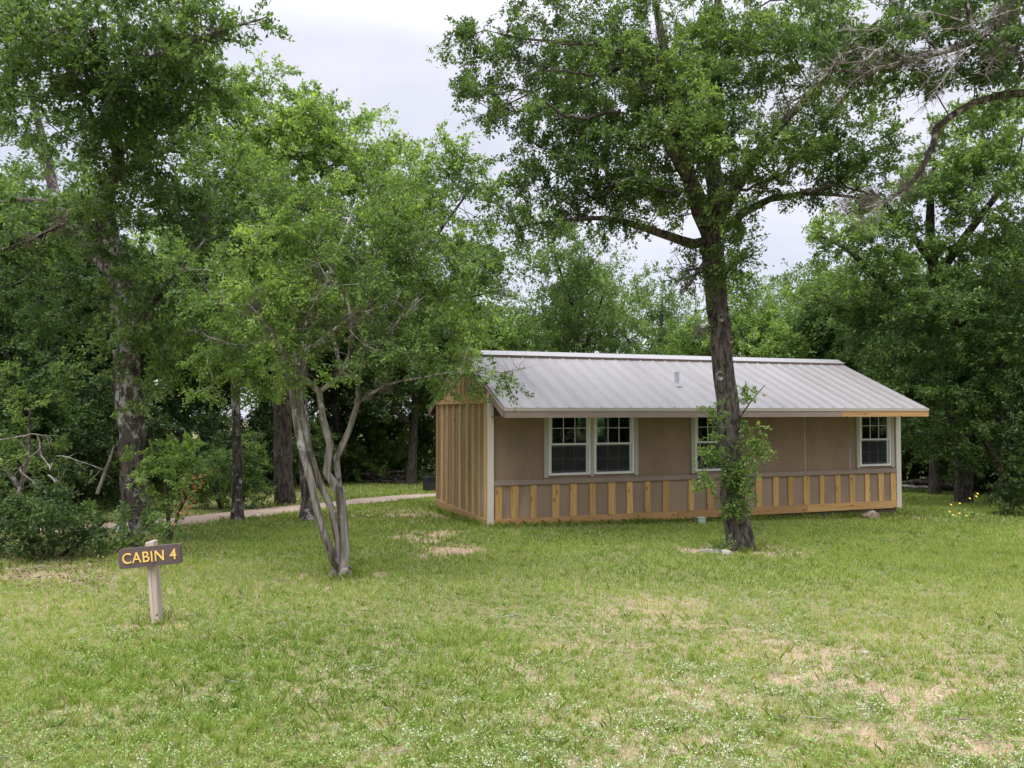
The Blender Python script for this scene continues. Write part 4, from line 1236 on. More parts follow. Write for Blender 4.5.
def conifer(name, base, h, r, seed, leaf, label, low=0.1, n=260, per=150, size=0.07):
    """juniper: a cone of fine sprays down to the ground"""
    g = np.random.default_rng(seed)
    t_ = g.random(n) ** 0.8; ang = g.random(n) * 6.283
    rr = r * (1 - t_) ** 0.65 * (0.55 + 0.45 * g.random(n)) * (1 + 0.25 * np.sin(ang * 3 + t_ * 9))
    T = base + np.stack([np.cos(ang) * rr, np.sin(ang) * rr, low + t_ * (h - low)], 1)
    root = empty(name, base)
    sk_ = Skel(g)
    sk_.limb([base, base + (0.03, 0, h * .3), base + (0, .05, h * .65), base + (0, 0, h * .95)], [.11, .08, .05, .015], False)
    tips = sk_.grow(T, 0.3, 0.3, 0.03)
    r_ = sk_.radii(0.004)
    V, Fc = sk_.tubes(r_, base)
    link('trunk', np_mesh('trunk', V, Fc, np.full(len(Fc), 4), None, True), M['bark_dark'], root)
    TP = np.array([sk_.P[i] for i in tips]); outs = unit(TP - np.array([sk_.P[sk_.par[i]] for i in tips]) + np.array([0, 0, .1]))
    LV, LF, LT, _ = sprays(g, TP, outs, per, 0.34, size, 0.3, 0.45 + g.normal(0, .15, len(TP)), 8)
    link('crown', np_mesh('crown', LV - base, LF, np.full(len(LF), 4), LT), leaf, root)
    tag(root, label, 'tree')
    return root


conifer('juniper_tree', gbase(11.75, 17.6), 4.6, 0.95, 51, M['leaf_juniper'], 'yellow-green juniper cut off by the right edge of the picture', 0.0)
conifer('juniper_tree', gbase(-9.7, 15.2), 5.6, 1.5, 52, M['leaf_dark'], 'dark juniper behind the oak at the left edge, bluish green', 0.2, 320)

# ------------------------------------------------------------------ shrubs at left
bG = gbase(-5.15, 12.0)
tG, _, _ = make_tree('shrub', bG, [([bG, at(168, 505, 12), at(165, 480, 12), at(160, 455, 12)], [.035, .028, .02, .01]),
                                   ([bG, at(180, 510, 11.9), at(190, 490, 11.9), at(198, 470, 11.8)], [.025, .02, .014, .006])],
                     px_blobs([(158, 462, 12, 30, 30, .5, 1, .75), (180, 480, 11.9, 24, 24, .4, .9, .55), (195, 450, 12, 18, 20, .35, .7, .6), (165, 505, 11.9, 26, 16, .4, .8, .4)]),
                     M['leaf_bright'], M['bark_dark'], dens=17, per=120, spread=0.24, size=0.055, rtip=0.003, seed=61)
tag(tG, 'leafy green sapling with a few orange dead leaves right of the lichen spotted trunk', 'shrub')
gd = np.random.default_rng(62)
P = np.concatenate([at(178 + 26 * u, 520 - 45 * u, 11.6)[None] + gd.normal(0, .06, (5, 3)) for u in np.linspace(0, 1, 10)])
V, Fc = leaf_quads(P, unit(gd.normal(0, 1, (len(P), 3))), unit(gd.normal(0, 1, (len(P), 3))), gd.uniform(.06, .10, len(P)), .5)
link('dead_leaves', np_mesh('dead_leaves', V - bG, Fc, np.full(len(Fc), 4), np.repeat(gd.random(len(P)), 4)), M['leaf_dead'], tG)

bH = gbase(-5.9, 10.2)
tH, _, _ = make_tree('shrub', bH, [([bH, at(52, 545, 10.2), at(45, 520, 10.2), at(40, 495, 10.3)], [.05, .04, .03, .015]), ([bH, at(85, 540, 10.3), at(105, 520, 10.4)], [.03, .02, .01])],
                     px_blobs([(45, 525, 10.2, 58, 34, .7, 1, .4), (20, 500, 10.6, 50, 26, .7, .9, .4), (85, 545, 10.1, 34, 18, .5, 1, .35), (5, 550, 10.1, 40, 20, .6, 1, .3)]),
                     M['leaf_dark'], M['bark_dark'], dens=22, per=170, spread=0.24, size=0.05, rtip=0.003, seed=63, flat=0.9)
tag(tH, 'low dark evergreen shrub spreading at the left edge, left of the cabin sign', 'shrub')

bI = gbase(-4.75, 10.6)
tI, _, _ = make_tree('shrub', bI, [([bI, at(135, 545, 10.6), at(128, 520, 10.6)], [.03, .02, .01])],
                     px_blobs([(130, 540, 10.5, 34, 22, .45, 1, .55), (105, 525, 10.8, 26, 22, .4, .8, .5), (160, 535, 10.7, 18, 16, .35, .8, .55)]),
                     M['leaf_oak'], M['bark_dark'], dens=20, per=110, spread=0.22, size=0.055, rtip=0.003, seed=64)
tag(tI, 'round-leaved low green shrub at the foot of the lichen spotted trunk, right behind the sign', 'shrub')

bQ = gbase(-7.6, 11.6)
tQ, skQ, _ = make_tree('shrub', bQ, [([bQ, at(20, 490, 11.6), at(28, 450, 11.6), at(30, 410, 11.7)], [.06, .045, .03, .015]), ([at(20, 490, 11.6), at(-10, 440, 11.6), at(-20, 400, 11.5)], [.04, .03, .012])],
                       px_blobs([(20, 455, 11.6, 34, 24, .5, .7, .75), (5, 400, 11.7, 34, 36, .6, .8, .6), (55, 430, 11.8, 30, 18, .4, .4, .6), (-20, 470, 11.5, 40, 36, .6, .9, .6), (60, 385, 12, 34, 24, .5, .6, .5)]),
                       M['leaf_elm'], M['bark_lichen'], dens=13, per=120, spread=0.26, size=0.05, rtip=0.003, seed=65, moss=0)
tag(tQ, 'thin leaved shrub with bleached bare dead branches above the dark evergreen shrub', 'shrub')
gq = np.random.default_rng(66)
for pts, n in (([(0, 440, 11.2), (18, 437, 11.2), (38, 434, 11.2), (52, 439, 11.2)], 8), ([(37, 434, 11.2), (40, 448, 11.2), (30, 458, 11.1), (12, 478, 11.1)], 8),
               ([(40, 450, 11.2), (51, 470, 11.1), (56, 456, 11.1), (75, 460, 11.1), (105, 470, 11.1)], 7), ([(20, 470, 11.1), (40, 490, 11.0), (58, 505, 11)], 30), ([(48, 475, 11.0), (60, 490, 11), (66, 510, 11)], 26)):
    dead_twigs(tQ, bQ, [at(*p) for p in pts], gq, n, 0.22, 0.013, M['bark_dead'])
ls = MB()
pa, pb = at(97, 494, 12.6), at(115, 445, 12.8)
ls.tube(pa, pb, 0.03, 0.02, 8)
lo = ls.build('fallen_pole', M['bark_dead'])
tag(lo, 'bleached dead pole leaning in the undergrowth left of the lichen spotted trunk', 'dead pole')


# ------------------------------------------------------------------ woods behind: three kinds of tree, copied
def copy_tree(o, loc, rz, sc, label, group):
    c = o.copy(); COL.objects.link(c)
    c.location = loc; c.rotation_euler = (0, 0, rz); c.scale = sc
    for ch in list(o.children):
        k = ch.copy(); COL.objects.link(k); k.parent = c
        k.matrix_parent_inverse = ch.matrix_parent_inverse
    c['label'] = label
    if group: c['group'] = group
    elif 'group' in c: del c['group']
    return c


def wood_tree(name, seed, h, crown_r, leaf, bark, low, dens, per, size, spread, tint):
    g = np.random.default_rng(seed)
    b0 = np.array([0, 300.0 + seed * 4, 0]); b0[2] = float(gz(b0[0], b0[1])) - 0.06
    lean = g.normal(0, .25, 2)
    top = b0 + (lean[0], lean[1], h * .8)
    limbs = [([b0, b0 + (lean[0] * .2, lean[1] * .1, h * .2), b0 + (lean[0] * .5, lean[1] * .6, h * .45), top], [.22, .15, .12, .04])]
    blobs = []
    for k in range(6):
        a = k * 1.05 + g.random() * .6; z = g.uniform(low + .12, .8) * h; rr = crown_r * g.uniform(.35, .7)
        e = b0 + (math.cos(a) * rr, math.sin(a) * rr, z)
        s = b0 + np.array([lean[0], lean[1], 0]) * z / h * .7 + (0, 0, z * .72)
        limbs.append(([s, s * .5 + e * .5 + (0, 0, -.1), e], [.07, .05, .02]))
        blobs.append((e + (0, 0, .2), (crown_r * .48, crown_r * .48, h * .13), 1.0, tint + g.normal(0, .06)))
    blobs.append((top, (crown_r * .5, crown_r * .5, h * .16), 1.0, tint + .08))
    blobs.append((b0 + (0, 0, h * .6), (crown_r * .7, crown_r * .7, h * .22), .8, tint))
    o, _, _ = make_tree(name, b0, limbs, blobs, leaf, bark, dens=dens, per=per, spread=spread, size=size, rtip=0.006, seed=seed, twigs=False)
    return o


WK = {
    'a': wood_tree('woodland_tree', 101, 9.0, 2.9, M['leaf_oak'], M['bark_dark'], .32, 3.2, 190, .11, .75, .45),
    'b': wood_tree('woodland_tree', 102, 8.0, 2.5, M['leaf_pale'], M['bark_dark'], .22, 2.6, 150, .10, .75, .45),
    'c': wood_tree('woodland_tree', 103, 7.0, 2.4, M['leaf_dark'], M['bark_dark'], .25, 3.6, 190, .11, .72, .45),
    'd': wood_tree('woodland_tree', 104, 8.6, 3.0, M['leaf_bright'], M['bark_dark'], .28, 2.8, 170, .11, .75, .4),
}
US = {}
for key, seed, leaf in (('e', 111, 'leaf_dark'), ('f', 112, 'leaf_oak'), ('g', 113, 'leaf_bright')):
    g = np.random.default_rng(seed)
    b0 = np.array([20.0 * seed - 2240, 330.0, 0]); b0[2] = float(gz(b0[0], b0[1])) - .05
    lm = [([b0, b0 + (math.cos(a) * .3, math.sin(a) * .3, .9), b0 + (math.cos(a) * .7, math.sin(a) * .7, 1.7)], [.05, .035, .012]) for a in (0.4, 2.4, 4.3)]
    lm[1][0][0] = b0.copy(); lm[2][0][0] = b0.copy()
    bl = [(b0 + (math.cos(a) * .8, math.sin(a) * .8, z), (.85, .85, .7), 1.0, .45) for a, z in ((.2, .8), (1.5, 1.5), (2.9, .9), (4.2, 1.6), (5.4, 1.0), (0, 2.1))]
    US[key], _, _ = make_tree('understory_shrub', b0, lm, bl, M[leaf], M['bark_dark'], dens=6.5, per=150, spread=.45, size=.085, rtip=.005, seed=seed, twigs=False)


def place(src, used, px, dd, rz, sc, label, cat, group=None):
    x = (px - 512) / F_PX * dd
    loc = (x, dd, float(gz(x, dd)) - 0.06)
    s3 = (sc, sc, sc * random.uniform(.94, 1.06))
    if src.name not in used:
        used.add(src.name)
        o = src; o.location = loc; o.rotation_euler = (0, 0, rz); o.scale = s3
        o['label'] = label
        if group: o['group'] = group
    else:
        o = copy_tree(src, loc, rz, s3, label, group)
    o['category'] = cat
    return o


used = set()
GL = 'trees massed in the dark woods at left'
GR = 'trees massed in the dark woods at right'
TL = 'dark trunk and crown lost among the woods beyond the path at left'
TR = 'dim tree lost among the woods beyond the lawn at right'
TREES = [
    ('b', 585, 31, .4, 1.3, 'pale feathery tree rising behind the middle of the cabin roof', None),
    ('b', 518, 34, 2.1, 1.0, 'pale loose crowned tree behind the left end of the cabin roof', None),
    ('d', 750, 30, 1.2, .95, 'bright green tree just right of the elm trunk behind the roof', None),
    ('b', 805, 32, 4.0, 1.12, 'thin open crowned tree behind the right part of the cabin roof', None),
    ('a', 862, 29, .9, 1.0, 'dense oak behind the right end of the cabin roof', None),
    ('b', 650, 38, 5.3, 1.25, 'pale tree farthest back, seen over the middle of the roof beside the elm trunk', None),
    ('d', 470, 30, 3.4, 1.0, 'leafy tree directly behind the cabin gable', None),
    ('c', 411, 26.8, .3, 1.0, 'straight dark trunk past the path just left of the cabin side wall', None),
    ('c', 933, 24.6, 1.7, .82, 'slim grey trunk at the back of the lawn right of the cabin', None),
    ('d', 372, 30, 2.6, 1.0, TL, GL), ('c', 340, 27.5, 4.4, 1.0, TL, GL), ('a', 262, 26, 1.1, 1.05, TL, GL), ('c', 215, 24.5, 5.1, 1.0, TL, GL), ('a', 180, 22.5, 3.0, .95, TL, GL),
    ('c', 80, 20, .8, 1.0, TL, GL), ('a', 25, 21, 2.2, 1.05, TL, GL), ('c', -30, 18, 3.9, 1.0, TL, GL), ('d', 130, 27, .6, 1.15, TL, GL), ('c', 300, 31, 2.9, 1.1, TL, GL), ('a', 440, 33, 5.5, .85, TL, GL),
    ('c', 895, 28, 2.8, .95, TR, GR), ('a', 980, 27, 4.7, 1.05, TR, GR), ('c', 1045, 23, 1.3, 1.1, TR, GR), ('a', 1080, 26, 3.3, 1.1, TR, GR), ('c', 1000, 31, .2, 1.1, TR, GR),
]
for key, px, dd, rz, sc, lab, grp in TREES:
    place(WK[key], used, px, dd, rz, sc, lab, 'tree', grp)
SL = 'dark leafy shrub in the shade of the woods at left'
SR = 'dark leafy shrub in the shade of the woods at right'
GSL, GSR = 'shrubs under the trees at left', 'shrubs under the trees at right'
SHRUBS = [
    ('f', 222, 17.2, .5, .62, 'green shrub behind the slim straight trunk beside the path', None),
    ('g', 372, 28.2, 1.9, 1.0, 'bright green shrub beyond the path left of the cabin', None),
    ('g', 445, 29.5, 3.3, 1.1, 'bright shrub at the back corner of the cabin side wall', None),
    ('e', 330, 28, .2, 1.05, SL, GSL), ('e', 262, 23.6, 1.5, 1.0, SL, GSL), ('f', 300, 25.6, 3.6, 1.0, SL, GSL), ('e', 190, 21, 2.4, .95, SL, GSL), ('e', 130, 19, 4.4, .95, SL, GSL), ('e', 70, 16.5, .9, 1.0, SL, GSL),
    ('f', 20, 15.6, 5.2, 1.0, SL, GSL), ('e', -30, 13.8, 1.2, 1.0, SL, GSL), ('e', 350, 31, 5.9, 1.1, SL, GSL), ('f', 405, 30.5, 2.2, 1.0, SL, GSL), ('e', 100, 22, 2.2, 1.3, SL, GSL),
    ('f', 690, 40, .5, 1.5, 'low bushes showing just over the roof left of the elm trunk', None), ('f', 635, 42, 2.5, 1.5, 'low bushes showing just over the middle of the roof', None),
    ('e', 905, 30, 1.0, 1.0, SR, GSR), ('f', 950, 29, 2.0, 1.0, SR, GSR), ('e', 985, 26, 3.0, .9, SR, GSR), ('e', 1020, 25, 4.2, 1.0, SR, GSR), ('f', 1050, 21, 5.2, 1.0, SR, GSR), ('g', 915, 31.5, .3, 1.0, SR, GSR),
]
for key, px, dd, rz, sc, lab, grp in SHRUBS:
    place(US[key], used, px, dd, rz, sc, lab, 'shrub', grp)


# the far wood that reads as one mass
def far_woods():
    g = np.random.default_rng(201)
    n = 1500
    side = g.random(n)
    x = np.where(side < .5, g.uniform(-34, -1.5, n), g.uniform(12, 40, n))
    mid = side > .86
    x = np.where(mid, g.uniform(-2, 14, n), x)
    y = np.where(mid, g.uniform(46, 54, n), g.uniform(32.5, 41, n))
    h = np.where(mid, 3.6, 8.0) * (0.75 + 0.4 * vnoise(x, y, 3.0, 5))
    z = gz(x, y) + g.random(n) ** 0.9 * h
    C = np.stack([x, y, z], 1)
    V, Fc, T, _ = sprays(g, C, unit(g.normal(0, 1, (n, 3))), 110, 1.05, .20, .6, .4 + (vnoise(x, z, 1.6, 6) - .5) * .7, 6)
    o = link('far_woods', np_mesh('far_woods', V, Fc, np.full(len(Fc), 4), T), M['leaf_oak'])
    tag(o, 'dense mass of green woods closing the view behind everything', 'woods', None, 'stuff')


far_woods()


# ------------------------------------------------------------------ small things
def log(p0, p1, r0, r1, seed, label, group, mat):
    g = np.random.default_rng(seed)
    sk_ = Skel(g); p0, p1 = np.array(p0), np.array(p1)
    m = (p0 + p1) / 2 + g.normal(0, .06, 3)
    sk_.limb([p0, m, p1], [r0, (r0 + r1) / 2, r1], False, .2, .15)
    b0 = (p0 + p1) / 2
    for k in range(2):
        i = int(g.integers(1, len(sk_.P) - 1)); dd = unit(g.normal(0, 1, 3) + np.array([0, 0, .6]))
        sk_.limb([sk_.P[i], sk_.P[i] + dd * .25, sk_.P[i] + dd * .5 + g.normal(0, .08, 3)], [r1 * .5, r1 * .3, r1 * .12], True, .12)
    V, Fc = sk_.tubes(np.array(sk_.rm), b0, .1)
    o = link('fallen_log', np_mesh('fallen_log', V, Fc, np.full(len(Fc), 4), None, True), mat)
    o.location = b0
    tag(o, label, 'log', group)


gl2 = np.random.default_rng(300)
for i in range(15):
    px = [905, 915, 928, 940, 952, 960, 975, 985, 995, 900, 945, 970, 1000, 920, 1010][i]
    dd = 25.6 + gl2.random() * 1.2
    x = (px - 512) / F_PX * dd; a = gl2.uniform(-.5, .5); ln = gl2.uniform(.7, 1.5)
    z = float(gz(x, dd)) + .08 + .1 * (i % 4)
    log((x - ln * math.cos(a), dd - ln * math.sin(a), z), (x + ln * math.cos(a), dd + ln * math.sin(a), z + gl2.uniform(-.05, .2)), .08, .04, 310 + i,
        'dead log in the brush pile at the back of the lawn right of the cabin', 'logs in the brush pile at right', M['bark_elm' if i % 3 else 'bark_dead'])
for i in range(8):
    px = [372, 378, 386, 394, 400, 366, 383, 391][i]
    dd = 27.0 + gl2.random() * .8
    x = (px - 512) / F_PX * dd; a = gl2.uniform(-.4, .4); ln = gl2.uniform(.35, .7)
    z = float(gz(x, dd)) + .07 + .11 * (i % 3)
    log((x - ln * math.cos(a), dd - ln * math.sin(a), z), (x + ln * math.cos(a), dd + ln * math.sin(a), z + gl2.uniform(-.04, .12)), .075, .05, 340 + i,
        'dead log piled at the wood edge beyond the path at left', 'logs piled beyond the path', M['bark_elm'])


def rock(name, px, dd, r, mat, label, seed, cat='rock', lift=0.3):
    x = (px - 512) / F_PX * dd
    g = np.random.default_rng(seed)
    bm = bmesh.new()
    bmesh.ops.create_icosphere(bm, subdivisions=3, radius=1.0)
    fr_ = [unit(g.normal(0, 1, 3)) for _ in range(9)]
    for v in bm.verts:
        n_ = np.array(v.co)
        k = 1.0
        for q_ in fr_:
            s_ = float(n_ @ q_)
            if s_ > .62: k = min(k, .62 / s_ + .04)
        k += 0.05 * math.sin(n_[0] * 7 + seed) * math.cos(n_[1] * 6)
        v.co = Vector((n_[0] * r[0] * k, n_[1] * r[1] * k, n_[2] * r[2] * k))
    me = bpy.data.meshes.new(name); bm.to_mesh(me); bm.free()
    o = link(name, me, mat)
    o.location = (x, dd, float(gz(x, dd)) + r[2] * lift)
    tag(o, label, cat)
    return o


M['stone'] = paint_mat('brown stone', (0.24, 0.18, 0.14), 0.3, 0.9, 0.2, (0.36, 0.3, 0.25))
M['limestone'] = paint_mat('pale limestone', (0.30, 0.275, 0.25), 0.2, 0.9, 0.2, (0.3, 0.25, 0.2))
rock('rock', 869, 16.75, (.19, .15, .12), M['stone'], 'rounded brown rock against the foundation below the right window', 401, lift=.5)
rock('rock', 712, 11.45, (.22, .13, .05), M['limestone'], 'flat pale limestone slab at the foot of the elm', 402)
rock('rock', 724, 11.25, (.10, .08, .06), M['limestone'], 'small pale stone touching the elm roots', 403)
rock('rock', 820, 6.75, (.035, .03, .016), M['limestone'], 'small pale stone in the worn patch at lower right', 404)
rock('rock', 862, 6.1, (.03, .035, .012), M['limestone'], 'pale stone lowest in the worn patch at lower right', 405)

# mint green cap by the foundation
M['mint'] = paint_mat('mint plastic', (0.40, 0.56, 0.48), 0.05, 0.5, 0.4)
x, y = 3.63, 15.35
o = empty('utility_box', (x, y, float(gz(x, y)))); tag(o, 'small mint green plastic box in the grass near the cabin base', 'utility box')
MB().box((-.07, -.055, -.05), (.07, .055, .10), .012).build('body', M['mint'], o)
MB().box((-.078, -.062, .101), (.078, .062, .122), .010).build('lid', M['mint'], o)

# dark fire ring with grate beside the path
M['black_steel'] = paint_mat('sooty steel', (0.022, 0.021, 0.022), 0.2, 0.6, 0.4)
M['grey_steel'] = paint_mat('grey steel', (0.30, 0.31, 0.32), 0.1, 0.5, 0.4)
x, y = -2.12, 23.6
o = empty('fire_grill', (x, y, float(gz(x, y))), .2)
tag(o, 'dark steel fire box with a grate beside the path behind the cabin corner', 'grill')
mb = MB()
mb.box((-.45, -.35, -.02), (-.42, .35, .42), .004).box((.42, -.35, -.02), (.45, .35, .42), .004).box((-.418, .32, -.02), (.418, .35, .42), .004).box((-.418, -.35, -.02), (.418, -.32, .26), .004)
mb.build('fire_box', M['black_steel'], o)
mb = MB()
for k in range(12): mb.box((-.40 + k * .07, -.34, .425), (-.385 + k * .07, .34, .437))
mb.build('grate', M['black_steel'], o)
MB().tube((-.5, -.1, -.05), (-.5, -.1, .46), .02, n=8).build('post', M['black_steel'], o)
MB().box((.1, -.36, .440), (.46, .36, .462), .004).build('shelf', M['grey_steel'], o)

# sawn board left by the path
x, y = -5.0, 18.95
o = MB().box((-.28, -.045, 0), (.28, .045, .05), .004).build('sawn_board', M['new_wood_x'])
o.location = (x, y, float(gz(x, y)) + .03); o.rotation_euler = (0, R(3), R(12))
tag(o, 'short sawn pine board lying at the foot of the burled dark trunk', 'board')


# yellow flowers right of the cabin
def flower_plant(px, dd, h, k, seed, label):
    g = np.random.default_rng(seed)
    x = (px - 512) / F_PX * dd; b0 = np.array([x, dd, float(gz(x, dd)) - .02])
    root = empty('yellow_flower', b0)
    tag(root, label, 'flower', None)
    st = MB()
    heads = []
    for i in range(k):
        top = Vector((g.normal(0, .09), g.normal(0, .06), h * g.uniform(.75, 1.1)))
        st.tube((g.normal(0, .015), g.normal(0, .015), 0), top, .005, .003, 6)
        heads.append(top)
    st.build('stem', M['weed'], root)
    P = g.normal(0, .08, (50, 3)) * (1, 1, .3) + (0, 0, h * .22)
    V, Fc = leaf_quads(P, unit(g.normal(0, 1, (50, 3)) + np.array([0, 0, .6])), unit(g.normal(0, 1, (50, 3))), g.uniform(.06, .13, 50), .25)
    link('leaf', np_mesh('leaf', V, Fc, np.full(len(Fc), 4), np.repeat(g.random(50), 4)), M['weed'], root)
    for hd in heads:
        a = np.arange(9) / 9 * 6.283
        ax = np.stack([np.cos(a), np.sin(a) * .6 - .3, np.sin(a) * .75 + .1], 1)
        V, Fc = leaf_quads(np.tile(np.array(hd), (9, 1)), unit(ax), np.tile([0, -.8, .5], (9, 1)), np.full(9, .027), .6)
        link('flower_head', np_mesh('flower_head', V, Fc, np.full(9, 4), np.repeat(g.random(9), 4)), M['yellow_petal'], root)


flower_plant(956, 16.5, .16, 3, 501, 'low yellow flower cluster on the worn spot right of the cabin')
flower_plant(957, 16.9, .34, 2, 502, 'yellow flower on a mid-height stem just behind the low cluster')
flower_plant(970, 17.1, .50, 3, 503, 'tallest yellow flower plant, rightmost on the worn spot')
flower_plant(947, 16.7, .2, 1, 504, 'single yellow flower left of the low cluster on the worn spot')


# ------------------------------------------------------------------ grass and ground cover (stuff)
def cabin_uv(x, y):
    dx, dy = x - CB.x, y - CB.y
    return dx * CA[0] + dy * CA[1], dx * CBV[0] + dy * CBV[1]


def keep(x, y, g, thin=1.0):
    b = bare(x, y)
    u, v = cabin_uv(x, y)
    inside = (u > -.03) & (u < LEN + .05) & (v > -.06) & (v < WID + .1)
    under = (u > -.2) & (u < LEN + .2) & (v > -.75) & (v <= -.06)
    k = g.random(len(x)) > b * 0.97 * thin
    k &= ~inside & ~(under & (g.random(len(x)) < .55))
    far = y > 9.5
    pd = np.full(len(x), 9.0); pd[far] = path_dist(x[far], y[far])
    k &= pd > PATH_W * .92 + g.normal(0, .08, len(x))
    return k


def grass():
    g = np.random.default_rng(601)
    n = 860000
    dmin, dmax = 3.1, 31.0
    dd = dmin * (dmax / dmin) ** g.random(n)
    x = dd * g.uniform(-.74, .74, n); y = dd
    # tufts: pull part of the blades together
    tx = np.round(x / .11); ty = np.round(y / .11)
    hx = np.sin(tx * 12.9898 + ty * 78.233) * 43758.5453; hx -= np.floor(hx)
    hy = np.sin(tx * 39.346 + ty * 11.135) * 24634.6345; hy -= np.floor(hy)
    cl_ = g.random(n) < .55
    x = np.where(cl_, (tx + hx - .5) * .11 + g.normal(0, .018, n), x); y = np.where(cl_, (ty + hy - .5) * .11 + g.normal(0, .018, n), y)
    k = keep(x, y, g)
    # thin, trampled leaf litter under the trees at left
    dark = np.clip((-4.4 - x) / 1.5, 0, 1) * np.clip((y - 8.3) / 1.0, 0, 1)
    k &= g.random(n) > dark * .75
    x, y, cl_, hx, dd = x[k], y[k], cl_[k], hx[k], dd[k]; n = len(x)
    big = vnoise(x, y, 1.6, 31); mid = vnoise(x, y, .5, 32)
    lush = np.clip((y - 7.5) / 4, 0, 1) * .55 + np.clip(1 - ((x + 1.7) / 2.2) ** 2 - ((y - 5.6) / 1.8) ** 2, 0, 1) * .6
    lush = np.clip(lush * 1.15, 0, 1)
    h = (.016 + .026 * mid + .022 * lush + .012 * g.random(n)) * (1 + .6 * (cl_ & (hx > .6))) * g.uniform(.5, 1.35, n)
    h *= np.interp(y, [3, 9, 16, 30], [.85, 1.0, 1.15, 1.3])
    straw = (g.random(n) < (.30 - .20 * lush))
    h = np.where(straw & (g.random(n) < .25), h * 1.9, h)
    h = np.minimum(h, .085)
    w = np.interp(dd, [3, 6, 12, 30], [.0019, .0028, .0055, .012]) * g.uniform(.7, 1.3, n)
    w = np.where(straw, w * .7, w)
    fine = vnoise(x, y, .12, 33)
    tint = .42 + .42 * (big - .5) + .38 * (mid - .5) + .35 * (fine - .5) - .22 * lush + .12 * np.clip(x / 4, -1, 1) * np.clip((9 - y) / 4, 0, 1) + g.normal(0, .15, n)
    tint = np.where(straw, g.uniform(.72, 1.0, n), np.clip(tint, 0, .78))
    a = g.random(n) * 6.283
    sx, sy = np.cos(a), np.sin(a)
    la = g.random(n) * 6.283; lean = h * np.clip(np.abs(g.normal(0.4, .35, n)), 0, 1.1)
    z = gz(x, y) - .014
    lx, ly = np.cos(la) * lean, np.sin(la) * lean
    B = np.stack([x, y, z], 1)
    S = np.stack([sx * w, sy * w, np.zeros(n)], 1)
    mid_ = B + np.stack([lx * .35, ly * .35, h * .6], 1)
    tip = B + np.stack([lx, ly, h], 1)
    V = np.stack([B - S, B + S, mid_ + S * .75, tip, mid_ - S * .75], 1).reshape(-1, 3)
    i = np.arange(n)[:, None] * 5
    Fc = (i + np.arange(5)[None]).ravel()
    o = link('grass', np_mesh('grass', V, Fc, np.full(n, 5), np.repeat(tint, 5)), M['grass'])
    tag(o, 'short patchy lawn grass, green with dry straw mixed in', 'grass', None, 'stuff')


grass()


def tufts():
    g = np.random.default_rng(651)
    n = 9000; per = 9
    dd = 3.2 * (22 / 3.2) ** g.random(n); x = dd * g.uniform(-.73, .73, n); y = dd
    k = keep(x, y, g, .9) & (g.random(n) < np.clip((vnoise(x, y, .9, 81) - .35) * 2.6, .04, 1))
    k &= ~((x < -4.2) & (y > 8.5) & (g.random(n) < .8))
    x, y, dd = x[k], y[k], dd[k]; n = len(x)
    H = g.uniform(.03, .075, n) * np.where(y > 9, 1.3, 1.0)
    # longer grass the mower missed at the cabin foot, round the trunks and the sign post
    eu, ev = g.uniform(0, LEN, 420), g.uniform(-.22, -.08, 420)
    su, sv = g.uniform(-.2, -.06, 130), g.uniform(0, WID, 130)
    ex = [CB.x + CA[0] * np.r_[eu, su] + CBV[0] * np.r_[ev, sv]]; ey = [CB.y + CA[1] * np.r_[eu, su] + CBV[1] * np.r_[ev, sv]]
    for cx, cy_, r_, m_ in ((bA[0], bA[1], .30, 46), (bB[0], bB[1], .2, 26), (-2.97, 6.73, .09, 14), (bD[0], bD[1], .25, 20), (bF[0], bF[1], .2, 16), (bC[0], bC[1], .35, 24), (8.0, 16.75, .25, 14)):
        aa = g.random(m_) * 6.283; rr = r_ * g.uniform(.85, 1.5, m_)
        ex.append(cx + np.cos(aa) * rr); ey.append(cy_ + np.sin(aa) * rr)
    ex = np.concatenate(ex); ey = np.concatenate(ey); m_ = len(ex)
    x = np.r_[x, ex]; y = np.r_[y, ey]; dd = np.r_[dd, ey]; n = len(x)
    H = np.r_[H, g.uniform(.05, .15, m_)]
    tt = g.uniform(.15, .8, n)
    a = g.random((n, per)) * 6.283; r0 = np.abs(g.normal(0, .04, (n, per)))
    h = (H[:, None] * g.uniform(.45, 1.1, (n, per))).ravel()
    la = (a + g.normal(0, .5, (n, per))).ravel(); lean = h * g.uniform(.15, .9, n * per)
    bx = (x[:, None] + np.cos(a) * r0).ravel(); by = (y[:, None] + np.sin(a) * r0).ravel()
    w = np.repeat(np.interp(dd, [3, 6, 12, 22], [.0012, .0018, .0034, .006]), per)
    B = np.stack([bx, by, gz(bx, by) - .012], 1)
    sa = la + 1.57
    S = np.stack([np.cos(sa) * w, np.sin(sa) * w, np.zeros(len(w))], 1)
    o1 = np.stack([np.cos(la) * lean * .35, np.sin(la) * lean * .35, h * .62], 1); o2 = np.stack([np.cos(la) * lean, np.sin(la) * lean, h], 1)
    V = np.stack([B - S, B + S, B + o1 + S * .8, B + o2, B + o1 - S * .8], 1).reshape(-1, 3)
    T = np.clip(np.repeat(tt, per) + g.normal(0, .08, n * per), 0, 1); T = np.where(g.random(n * per) < .10, .9, T)
    o = link('grass_tufts', np_mesh('grass_tufts', V, (np.arange(len(B))[:, None] * 5 + np.arange(5)[None]).ravel(), np.full(len(B), 5), np.repeat(T, 5)), M['grass'])
    tag(o, 'longer coarse grass tufts dotted over the lawn', 'grass', None, 'stuff')


tufts()


